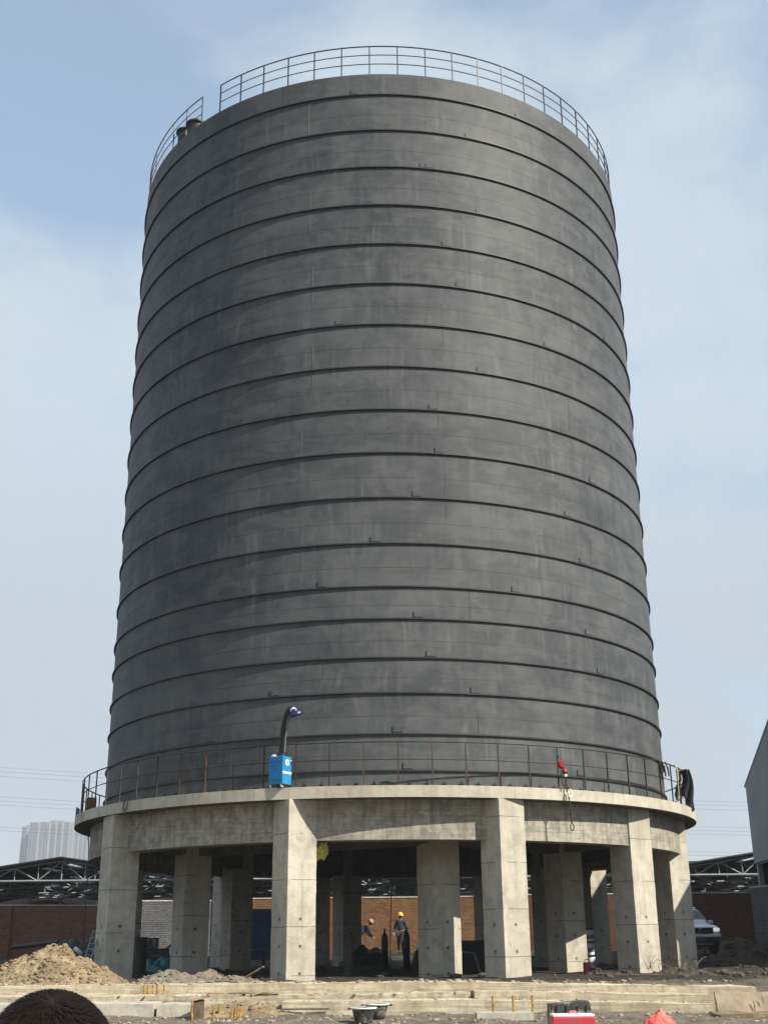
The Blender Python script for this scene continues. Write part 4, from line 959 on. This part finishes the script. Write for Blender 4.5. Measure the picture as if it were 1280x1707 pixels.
# paint buckets stacked
M['lilac'] = simple('bucket_label_blue', (.20, .22, .42), .5, 0, .1, 9)
q = P(984, 1600, 40); z0 = hground(q.x, 40)
for k, lb in enumerate(('bottom', 'middle', 'top')):
    t = thing('paint_bucket', '%s white paint bucket with dark lid band of the stack between the right columns'%lb, 'bucket', (q.x, 40, z0+k*.40), 0, 'stacked paint buckets')
    mb = MB(); mb.lathe([(0,0),(.14,0),(.165,.34),(0,.34)], n=22); mb.build('bucket_body', M['white'], t, smooth=True, auto=40)
    mb = MB(); mb.lathe([(0,.342),(.175,.342),(.175,.385),(0,.385)], n=22); mb.build('lid', M['black'], t)
    mb = MB(); mb.lathe([(.149,.08),(.159,.20)], n=22); mb.f = mb.f[:-2]; mb.mi = mb.mi[:-2]; o = mb.build('label_band', M['lilac'], t, smooth=True)
# red can
q = P(985, 1622, 33.6); t = thing('red_canister', 'red canister on the rubble beside the right inner column', 'canister', (q.x, 34.2, hground(q.x, 34.2)))
mb = MB(); mb.box((0,0,.15), (.20,.16,.30)); mb.build('can_body', M['red'], t, bevel=.03)
mb = MB(); mb.tube([(-.05,0,.30),(-.05,0,.36),(.06,0,.36),(.06,0,.30)], .014, 6); mb.build('handle', M['red'], t)
# rolls and junk between the left columns
q = P(228, 1600, 36.5); mb = MB(); t = thing('oil_drum', 'black steel drum standing just right of the left column', 'drum', (q.x+.02, 36.8, .56))
zt = P(228, 1563, 36.8).z-.56
mb.lathe([(0,0),(.20,0),(.20,zt*.33-.01),(.21,zt*.33),(.20,zt*.33+.01),(.20,zt*.66-.01),(.21,zt*.66),(.20,zt*.66+.01),(.20,zt-.02),(.205,zt),(.19,zt),(.19,zt-.03),(0,zt-.03)], n=26); mb.build('drum_body', M['black'], t, smooth=True, auto=30)
def crate(x, y, Y, w, d, h_, lb, mat_, name='tool_crate'):
    q = P(x, y, Y); t = thing(name, lb, 'crate', (q.x, Y, hground(q.x, Y)+.0), U(-.3, .3))
    mb = MB(); mb.box((0,0,h_/2), (w,d,h_)); mb.build('crate_body', M[mat_], t, bevel=.015)
    mb = MB(); mb.box((0,0,h_+.02), (w+.04,d+.04,.045)); mb.build('lid', M['black'], t, bevel=.008)
    mb = MB(); mb.box((0,-d/2-.012,h_*.65), (w*.4,.02,.04)); mb.build('crate_handle', M['cable'], t)
crate(245, 1590, 45, .75, .5, .85, 'dark tool crate left of the teal tarpaulin behind the left columns', 'tubk')
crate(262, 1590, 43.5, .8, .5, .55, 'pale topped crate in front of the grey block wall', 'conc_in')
q = P(268, 1612, 40.5); bm = bmesh.new(); bmesh.ops.create_icosphere(bm, subdivisions=4, radius=1)
for v in bm.verts:
    n_ = noise.fractal(v.co*2.2+Vector((1,7,2)), 1, 2, 4); v.co = Vector((v.co.x*.75, v.co.y*.5, max(-.1, v.co.z)*.42*(1+.5*n_)))
o = bm_obj(bm, 'tarp_heap', M['teald'] if 'teald' in M else M['teal']); o.location = (q.x, 40.5, .56); tag(o, 'teal tarpaulin bundle on the ground between the two left columns', 'tarpaulin')
for k, (x, Y, lb) in enumerate(((278, 46, 'dark pole leaning against crates before the grey block wall, the steeper one'), (268, 47, 'dark pole leaning low across crates before the grey block wall'))):
    q = P(x, 1590, Y); mb = MB(); mb.tube([(q.x-.8, Y, .6), (q.x+.6, Y+.2, 1.25+.3*k)], .04, 6); tag(mb.build('leaning_pole', M['wood_d']), lb, 'pole')
q = P(392, 1615, 40); mb = MB(); 
t = thing('workbench', 'low dark steel workbench in the shade under the tank', 'workbench', (q.x, 44.6, .56))
mb.box((0,0,.62), (1.0,.5,.06)); mb.build('bench_top', M['tubk'], t)
for sx in (-.45,.45):
    for sy in (-.2,.2): mb = MB(); mb.box((sx,sy,.295), (.05,.05,.59)); mb.build('leg', M['chain'], t)
# junk beside the earth pile
q = P(118, 1590, 46); bm = bmesh.new(); bmesh.ops.create_icosphere(bm, subdivisions=4, radius=1)
for v in bm.verts:
    n_ = noise.fractal(v.co*2.4+Vector((3,1,8)), 1, 2, 4); v.co = Vector((v.co.x*1.25, v.co.y*.8, max(-.1, v.co.z)*.78*(1+.4*n_)+.18*v.co.x))
o = bm_obj(bm, 'tarp_heap', M['tarp']); o.location = (q.x, 46, .75); tag(o, 'dark green tarpaulin over a heap beside the ladder', 'tarpaulin')
mb = MB(); a_, b_ = P(118, 1583, 40), P(141, 1592, 40); mb.tube([P(124,1581,40), P(137,1591,40)], .06, 10); tag(mb.build('plastic_pipe', M['white'], smooth=True), 'short white pipe sticking out above the earth pile', 'pipe')
for (x0_, y0_, x1_, y1_, lb) in ((20,1580,98,1571,'long dark beam propped at the foot of the red brick wall'), (60,1588,120,1580,'thin dark beam lying lower beside the earth pile')):
    mb = MB(); a_, b_ = P(x0_, y0_, 49), P(x1_, y1_, 48); mb.tube([a_, b_], .11, 6); tag(mb.build('steel_beam', M['chain']), lb, 'beam')
# ladder on the first column
t = thing('ladder', 'narrow metal ladder leaning against the leftmost column', 'ladder')
def lad(x, y, Y): return P(x, y, Y)
l0, l1 = lad(139, 1606, 33.6), lad(156, 1551, 34.3); r0, r1 = lad(148, 1609, 33.3), lad(169, 1549, 34.0)
for a_, b_ in ((l0, l1), (r0, r1)): mb = MB(); mb.tube([a_, b_], .022, 6); mb.build('rail', M['cable'], t)
for k in range(6):
    f = (k+.5)/6; mb = MB(); mb.tube([l0.lerp(l1, f), r0.lerp(r1, f)], .014, 6); mb.build('rung', M['cable'], t)

# ------------------------------------------------------------------ people
def skinned(name, verts, edges, radii, mat_, parent, root=0, sub=2):
    bm = bmesh.new(); ly = bm.verts.layers.skin.verify(); bv = []
    for i, (v, r) in enumerate(zip(verts, radii)):
        q = bm.verts.new(v); q[ly].radius = r if isinstance(r, tuple) else (r, r); q[ly].use_root = (i == root); bv.append(q)
    for a_, b_ in edges: bm.edges.new((bv[a_], bv[b_]))
    me = bpy.data.meshes.new(name); bm.to_mesh(me); bm.free(); me.materials.append(mat_)
    o = bpy.data.objects.new(name, me); COL.objects.link(o); o.parent = parent
    s_ = o.modifiers.new('skin', 'SKIN'); s_.use_smooth_shade = True
    if sub: q = o.modifiers.new('sub', 'SUBSURF'); q.levels = sub; q.render_levels = sub
    return o
def person(label, loc, rz, J, top, legs, hat=None, scale=1.0, hairm=None):
    """J: joints (x right, y forward, z up). One skinned body; clothes and hat are children."""
    t = thing('person', label, 'person', loc, rz)
    V = Vector; j = {k: V(v)*scale for k, v in J.items()}
    verts = []; rad = []; edges = []; idx = {}
    def av(k, p, r): idx[k] = len(verts); verts.append(p); rad.append(r*scale if not isinstance(r, tuple) else tuple(x*scale for x in r))
    def ed(a_, b_): edges.append((idx[a_], idx[b_]))
    av('pel', j['pel'], .115); av('chest', j['chest'], .13); av('neckb', j['neckb'], .075); av('neck', j['neck'], .052)
    hd = (j['head']-j['neck']).normalized()
    av('jaw', j['head']-hd*.05*scale, .072); av('head', j['head']+hd*.03*scale, .088); av('crown', j['head']+hd*.10*scale, .06)
    for a_, b_ in (('pel','chest'),('chest','neckb'),('neckb','neck'),('neck','jaw'),('jaw','head'),('head','crown')): ed(a_, b_)
    fwd = j['face'].normalized() if 'face' in j else V((0,1,0))
    for s_ in 'lr':
        av('sh'+s_, j['sh'+s_], .062); av('el'+s_, j['el'+s_], .044); av('wr'+s_, j['wr'+s_], .028); ed('chest' if 0 else 'neckb', 'sh'+s_); ed('sh'+s_, 'el'+s_); ed('el'+s_, 'wr'+s_)
        d = (j['wr'+s_]-j['el'+s_]).normalized(); sd = d.cross(V((0,1,0)) if abs(d.y) < .9 else V((1,0,0))).normalized(); nn = d.cross(sd)
        av('pa'+s_, j['wr'+s_]+d*.07*scale, (.036, .02)); ed('wr'+s_, 'pa'+s_)
        for q_, (off, ln) in enumerate(((-.03,.07),(-.01,.085),(.01,.08),(.03,.062))):
            a1 = j['wr'+s_]+d*(.07+ln*.55)*scale+sd*off*scale; a2 = a1+(d*.45+nn*.35)*ln*scale
            av('f%d%s'%(q_, s_), a1, .010); av('g%d%s'%(q_, s_), a2, .008); ed('pa'+s_, 'f%d%s'%(q_, s_)); ed('f%d%s'%(q_, s_), 'g%d%s'%(q_, s_))
        a1 = j['wr'+s_]+d*.05*scale+sd*.05*scale; av('th'+s_, a1, .011); av('ti'+s_, a1+(d*.05+sd*.01+nn*.015)*scale, .009); ed('wr'+s_, 'th'+s_); ed('th'+s_, 'ti'+s_)
        av('hi'+s_, j['hi'+s_], .092); av('kn'+s_, j['kn'+s_], .062); av('an'+s_, j['an'+s_], .042); av('to'+s_, j['an'+s_]+V((0,.15,-.045))*scale, .038); ed('pel', 'hi'+s_); ed('hi'+s_, 'kn'+s_); ed('kn'+s_, 'an'+s_); ed('an'+s_, 'to'+s_)
    av('nose', j['head']+fwd*.098*scale-hd*.01*scale, .014); ed('head', 'nose')
    sdh = fwd.cross(hd).normalized()
    for q_, sg in (('earl', -1), ('earr', 1)): av(q_, j['head']+sdh*sg*.092*scale, .018); ed('head', q_)
    body = skinned('body', verts, edges, rad, M['skin'], t)
    def sub(keys, pairs, grow, name, mt, over={}):
        vv = [verts[idx[k]] for k in keys]; ii = {k: i for i, k in enumerate(keys)}
        rr_ = [(rad[idx[k]] if not isinstance(rad[idx[k]], tuple) else rad[idx[k]][0])+grow*scale for k in keys]
        for k, r in over.items(): rr_[ii[k]] = r*scale
        return skinned(name, vv, [(ii[a_], ii[b_]) for a_, b_ in pairs], rr_, mt, t)
    sub(['pel','chest','neckb','shl','ell','wrl','shr','elr','wrr'], [('pel','chest'),('chest','neckb'),('neckb','shl'),('shl','ell'),('ell','wrl'),('neckb','shr'),('shr','elr'),('elr','wrr')], .022, 'jacket', top, {'pel': .165, 'chest': .17})
    sub(['pel','hil','knl','anl','hir','knr','anr'], [('pel','hil'),('hil','knl'),('knl','anl'),('pel','hir'),('hir','knr'),('knr','anr')], .022, 'trousers', legs)
    for s_ in 'lr':
        a_ = j['an'+s_]; skinned('boot', [a_+V((0,0,.06))*scale, a_+V((0,-.02,-.03))*scale, a_+V((0,.16,-.045))*scale], [(0,1),(1,2)], [.058*scale,.058*scale,.046*scale], M['black'], t, sub=1)
    if hat:
        mb = MB(); up = hd; q = up.to_track_quat('Z', 'Y').to_matrix()
        mb.lathe([(0,.145),(.05,.14),(.09,.115),(.118,.07),(.128,.02),(.132,-.005),(.155,-.012),(.155,-.002),(.13,.004)], n=26, rot=q); o = mb.build('helmet', hat, t, smooth=True); o.location = j['head']+hd*.055*scale; o.scale = (scale,)*3
        mb = MB(); mb.box((0,.15,-.01), (.16,.07,.012)); o2 = mb.build('visor', hat, o)
    else:
        mb = MB(); q = hd.to_track_quat('Z', 'Y').to_matrix(); mb.lathe([(0,.105),(.05,.098),(.085,.06),(.096,.01),(.09,-.03)], n=20, rot=q); o = mb.build('hair', hairm or M['hair'], t, smooth=True); o.location = j['head']+hd*.05*scale
    return t
STAND = dict(pel=(0,0,.93), chest=(0,0,1.22), neckb=(0,-.01,1.42), neck=(0,.01,1.49), head=(0,.03,1.61), shl=(-.19,0,1.39), elr=(.27,-.02,1.10), wrr=(.29,.08,.86), shr=(.19,0,1.39), ell=(-.27,-.02,1.10), wrl=(-.30,.06,.86), hil=(-.10,0,.89), hir=(.10,0,.89), knl=(-.12,.05,.49), knr=(.11,.02,.49), anl=(-.13,0,.08), anr=(.12,-.05,.08), face=(0,1,0))
WALK = dict(STAND); WALK.update(knl=(-.12,.16,.50), anl=(-.13,.10,.09), knr=(.11,-.02,.48), anr=(.12,-.22,.12), wrl=(-.30,-.08,.88), wrr=(.28,.18,.90))
q = P(668, 1560, 57); person('worker in yellow helmet and blue grey overalls walking before the brick wall', (q.x, 57, hground(q.x, 57)+.0), R_(165), WALK, M['cloth_b'], M['cloth_g'], M['hat_y'], 1.0)
BEND = dict(pel=(0,-.18,.86), chest=(0,.05,1.10), neckb=(0,.22,1.25), neck=(0,.27,1.29), head=(0,.36,1.37), shl=(-.18,.20,1.22), shr=(.18,.20,1.22), ell=(-.22,.28,.95), elr=(.22,.30,.95), wrl=(-.12,.46,.80), wrr=(.12,.48,.80), hil=(-.10,-.17,.83), hir=(.10,-.17,.83), knl=(-.13,.04,.47), knr=(.12,-.02,.46), anl=(-.14,-.08,.08), anr=(.13,-.16,.08), face=(0,.85,-.5))
q = P(603, 1560, 55); person('stooping worker in dark clothes and tan helmet holding something low beside the tarpaulin', (q.x, 55, hground(q.x, 55)+.02), R_(-75), BEND, M['cloth_n'], M['cloth_g'], M['hat_o'], 1.0)
q = P(699, 1560, 56); person('worker in dark clothes mostly hidden behind the inner column', (q.x+.1, 56, hground(q.x, 56)), R_(90), STAND, M['cloth_k'], M['cloth_k'], None, .98)

# bystander close to the camera, seen from behind: only the crown of the head is in view
hq = P(84, 1668, 1.62)
gz = hground(hq.x, 1.58); hh = hq.z-gz
FG = dict(STAND); sc = hh/1.735
t = person('dark haired bystander close to the camera, only the top of the head in view', (hq.x, 1.58, gz), R_(-12), dict(STAND, head=(0,.03,1.615)), M['cloth_n'], M['cloth_g'], None, sc)
for c in kids(t):
    if c.name.startswith('hair'): bpy.data.objects.remove(c)
hc = Vector((0, .035, 1.628))*sc
mb = MB(); rows_ = 26; segs = 40; vs = []
def scalp(th_, ph, ex=0):
    a_, b_, c_ = .083+ex, .100+ex, .108+ex
    return hc+Vector((a_*math.sin(th_)*math.cos(ph), b_*math.sin(th_)*math.sin(ph)-.006, c_*math.cos(th_)))
for i in range(rows_+1):
    for k in range(segs):
        ph = 2*math.pi*k/segs; lim = R_(112) if math.sin(ph) < .25 else R_(72); th_ = lim*i/rows_+.001; vs.append(scalp(th_, ph, .004))
mb.add(vs, [(i*segs+k, i*segs+(k+1)%segs, (i+1)*segs+(k+1)%segs, (i+1)*segs+k) for i in range(rows_) for k in range(segs)])
whorl = Vector((.02, -.045, .10)).normalized()
for _ in range(22000):
    ph = U(0, 6.283); lim = R_(110) if math.sin(ph) < .25 else R_(70); th_ = math.acos(1-random.random()*(1-math.cos(lim)))
    p0 = scalp(th_, ph, .003); n_ = (p0-hc).normalized(); tg = (n_-whorl); tg = (tg-n_*tg.dot(n_)); tg = tg.normalized() if tg.length > 1e-4 else n_.orthogonal()
    sw = n_.cross(tg); tg = (tg+sw*U(0,.45)).normalized(); L_ = U(.006, .013)
    p1 = p0+(n_*.42+tg*.85)*L_*.6; p2 = p1+(tg+n_*.02)*L_*.6; w = n_.cross(tg)*U(.0004,.0008)
    mb.add([p0-w, p0+w, p1+w*.8, p1-w*.8, p2], [(0,1,2,3),(3,2,4)])
mb.build('hair', M['hair'], t, recalc=False, smooth=True)

# ------------------------------------------------------------------ silver car on the right
q = P(1201, 1591, 50.5); t = thing('parked_car', 'silver pickup style car half hidden behind the far right column', 'car', (q.x-.74, 50.5, q.z-.01), R_(5))
# car faces the camera: front at y=0, body runs to y=4.7
def loft(sections, name, mat_, smooth=True, caps=True):
    mb = MB(); n_ = len(sections[0]); vs = [v for s_ in sections for v in s_]
    fs = [(i*n_+k, i*n_+(k+1)%n_, (i+1)*n_+(k+1)%n_, (i+1)*n_+k) for i in range(len(sections)-1) for k in range(n_)]
    if caps: fs += [tuple(reversed(range(n_))), tuple(range((len(sections)-1)*n_, len(sections)*n_))]
    mb.add(vs, fs); return mb.build(name, mat_, t, smooth=smooth, auto=35)
def sec(y, w, z0, z1, k=.12, tw=.92):
    return [Vector((sx*w*ww, y, z)) for sx, ww, z in ((-1,.86,z0),(-1,.98,z0+k),(-1,1,(z0+z1)/2),(-1,.99,z1-k),(-1,tw,z1-.02),(-.45,1,z1+.015),(.45,1,z1+.015),(1,tw,z1-.02),(1,.99,z1-k),(1,1,(z0+z1)/2),(1,.98,z0+k),(1,.86,z0))]
loft([sec(.0,.76,.42,.98), sec(.12,.86,.36,1.06), sec(.5,.91,.36,1.12), sec(1.25,.92,.36,1.17), sec(3.6,.92,.36,1.15), sec(4.6,.90,.40,1.12), sec(4.7,.84,.46,1.05)], 'body', M['silver'])
def gsec(y, wb, wt, zb, zt): return [Vector((sx*w, y, z)) for sx, w, z in ((-1,wb,zb),(-1,wt,zt-.05),(-1,wt*.92,zt),(1,wt*.92,zt),(1,wt,zt-.05),(1,wb,zb))]
loft([gsec(1.15,.84,.80,1.14,1.17), gsec(1.95,.86,.70,1.12,1.75), gsec(2.4,.86,.70,1.12,1.80), gsec(3.6,.86,.70,1.12,1.79), gsec(4.2,.86,.68,1.12,1.66), gsec(4.45,.84,.74,1.1,1.14)], 'cabin', M['silver'])
mb = MB(); mb.add([Vector((-.76,1.22,1.215)), Vector((.76,1.22,1.215)), Vector((.64,1.90,1.73)), Vector((-.64,1.90,1.73)), Vector((-.76,1.26,1.20)), Vector((.76,1.26,1.20)), Vector((.64,1.94,1.715)), Vector((-.64,1.94,1.715))], [(0,1,2,3),(4,7,6,5),(0,4,5,1),(1,5,6,2),(2,6,7,3),(3,7,4,0)]); mb.build('windscreen', M['glass'], t)
for s_ in (-1, 1):
    mb = MB(); mb.add([Vector((s_*.862,1.75,1.19)), Vector((s_*.862,3.8,1.19)), Vector((s_*.722,3.6,1.70)), Vector((s_*.722,2.15,1.70)), Vector((s_*.84,1.75,1.19)), Vector((s_*.84,3.8,1.19)), Vector((s_*.70,3.6,1.70)), Vector((s_*.70,2.15,1.70))], [(0,1,2,3),(4,7,6,5),(0,4,5,1),(1,5,6,2),(2,6,7,3),(3,7,4,0)]); mb.build('side_window', M['glass'], t)
    mb = MB(); mb.box((s_*.69,.035,.93), (.30,.16,.15), Matrix.Rotation(s_*R_(24), 3, 'Z')); o = mb.build('headlight', M['lens'], t, bevel=.06)
    mb = MB(); mb.lathe([(0,-.03),(.13,-.03),(.14,0),(.13,.02),(0,.02)], n=20, rot=Matrix.Rotation(R_(90), 3, 'X')); o = mb.build('fog_light_surround', M['black'], t, smooth=True); o.location = (s_*.66, .0, .58)
    mb = MB(); mb.lathe([(0,-.02),(.06,-.02),(.065,.01),(0,.01)], n=18, rot=Matrix.Rotation(R_(90), 3, 'X')); q_ = mb.build('fog_light', M['lens'], t, smooth=True); q_.location = (s_*.66, -.02, .58)
    mb = MB(); mb.box((s_*1.02,1.55,1.24), (.22,.10,.15)); mb.build('wing_mirror', M['silver'], t, bevel=.04)
    mb = MB(); mb.tube([(s_*.86,1.6,1.18),(s_*.98,1.56,1.20)], .025, 6); mb.build('mirror_arm', M['black'], t)
    mb = MB(); mb.tube([(s_*.62,2.1,1.84),(s_*.62,3.9,1.82)], .022, 6); mb.build('roof_rail', M['chrome'], t)
    for y_ in (.85, 3.75):
        rot = Matrix.Rotation(R_(90), 3, 'Y')
        mb = MB(); mb.lathe([(.22,-.12),(.34,-.12),(.38,-.09),(.39,0),(.38,.09),(.34,.12),(.22,.12)], n=32, rot=rot); w_ = mb.build('wheel', M['tyre'], t, smooth=True, auto=40); w_.location = (s_*.80, y_, .39)
        mb = MB(); mb.lathe([(0,.10),(.06,.115),(.2,.08),(.235,.10),(.235,-.10),(0,-.10)], n=24, rot=rot if s_ > 0 else Matrix.Rotation(R_(-90), 3, 'Y')); mb.build('rim', M['cable'], w_, smooth=True, auto=40)
        mb = MB(); pts_ = [(s_*.925, y_+.46*math.cos(a_), .40+.46*math.sin(a_)) for a_ in [R_(k) for k in range(0, 181, 12)]]; mb.tube(pts_, .035, 6); mb.build('wheel_arch', M['black'], t)
mb = MB(); mb.box((0,-.02,.90), (1.08,.10,.22)); gr = mb.build('grille', M['black'], t, bevel=.03)
for z_ in (.84, .93, 1.0): mb = MB(); mb.box((0,-.075,z_), (1.02,.03,.034)); mb.build('grille_bar', M['chrome'], gr)
mb = MB(); mb.lathe([(.0,-.012),(.075,-.012),(.085,0),(.075,.012),(0,.012)], n=24, rot=Matrix.Rotation(R_(90), 3, 'X')); mb.box((0,-.02,0), (.20,.012,.03)); o = mb.build('badge', M['chrome'], gr); o.location = (0,-.10,.91)
mb = MB(); mb.box((0,-.03,.70), (1.66,.16,.12)); mb.build('bumper', M['silver'], t, bevel=.04)
mb = MB(); mb.box((0,-.01,.50), (1.5,.14,.28)); lb = mb.build('lower_intake', M['black'], t, bevel=.03)
mb = MB(); mb.box((0,-.10,.58), (.40,.015,.12)); mb.build('number_plate', M['plate'], t)
mb = MB(); mb.box((0,-.05,.385), (.9,.10,.06)); mb.build('skid_plate', M['cable'], t, bevel=.015)
mb = MB(); mb.box((0,2.3,.40), (1.5,4.2,.16)); mb.build('underbody', M['black'], t)

# ------------------------------------------------------------------ far things
def tower(x0, x1, yt, Y, depth, bands, label):
    a_, b_ = P(x0, yt, Y), P(x1, yt, Y); h_ = a_.z; w = b_.x-a_.x
    t = thing('apartment_tower', label, 'tower block', ((a_.x+b_.x)/2, Y, 0))
    mb = MB(); mb.box((0, depth/2, h_/2), (w, depth, h_)); mb.build('wall', M['tower'], t)
    for u, ww, mt in bands:
        mb = MB(); xx = (u-.5)*w
        if mt == 'towerw':
            n_ = int(h_/3.1)
            mb.box((xx, -.05, h_*.5), (ww*w, .3, h_-3)); mb.build('window_strip', M[mt], t)
        elif mt == 'dots':
            n_ = int(h_/3.1)
            for i in range(n_): mb.box((xx, -.1, 2+i*3.1), (ww*w, .4, 1.5))
            mb.build('window_column', M['towerw'], t)
        else: mb.box((xx, -.3, h_*.5), (ww*w, .9, h_-.5)); mb.build('balcony_stack', M[mt], t)
    mb = MB(); mb.box((w*.1, depth/2, h_+1), (w*.3, depth*.6, 2)); mb.build('roof_house', M['tower'], t)
    return t
tower(50, 121, 1371, 1300, 30, ((.05,.05,'towerw'),(.13,.06,'dots'),(.22,.05,'towerl'),(.30,.05,'dots'),(.38,.05,'towerw'),(.47,.04,'towerl'),(.55,.05,'towerw'),(.63,.04,'towerl'),(.70,.05,'towerw'),(.78,.04,'towerl'),(.86,.06,'dots'),(.95,.05,'towerl')), 'wide hazy apartment tower behind the left shed, the middle one')
tower(37, 48.5, 1378, 1330, 28, ((.3,.3,'towerw'),(.75,.12,'towerl')), 'narrow hazy apartment tower at the left end of the group')
tower(122.5, 152, 1372, 1315, 28, ((.12,.12,'towerw'),(.35,.08,'towerl'),(.5,.1,'dots'),(.75,.08,'towerw')), 'hazy apartment tower at the right end of the group, beside the concrete ledge')
# overhead cables far behind
for i, (yl, yr) in enumerate(((1266,1344),(1273,1350),(1281,1357),(1316,1385),(1323,1391),(1330,1397),(1368,1424),(1374,1430))):
    a_, b_ = P(-200, yl, 210), P(1500, yr, 225); mid = (a_+b_)/2; n_ = 24
    mb = MB(); mb.tube([a_.lerp(b_, k/n_)-Vector((0,0,1.2*(1-(2*k/n_-1)**2))) for k in range(n_+1)], .022, 4)
    tag(mb.build('power_cable', M['cable']), ('thin overhead power cable of the upper line', 'thin overhead power cable of the middle line', 'thin overhead power cable of the lower line')[0 if i < 3 else 1 if i < 6 else 2]+' crossing the sky behind the tank', 'power cable', ('upper overhead cables', 'middle overhead cables', 'lower overhead cables')[0 if i < 3 else 1 if i < 6 else 2])

# ------------------------------------------------------------------ haze
HZ = bpy.data.materials.new('haze_air'); HZ.use_nodes = True; ht = HZ.node_tree; ht.nodes.clear()
ho = ht.nodes.new('ShaderNodeOutputMaterial'); hv = ht.nodes.new('ShaderNodeVolumePrincipled'); hv.inputs['Color'].default_value = (.86, .90, .96, 1); hv.inputs['Density'].default_value = .00036
ht.links.new(hv.outputs[0], ho.inputs['Volume'])
mb = MB(); mb.box((0, 1100, 78.5), (5400, 3400, 164)); o = mb.build('haze', HZ); tag(o, kind='stuff')
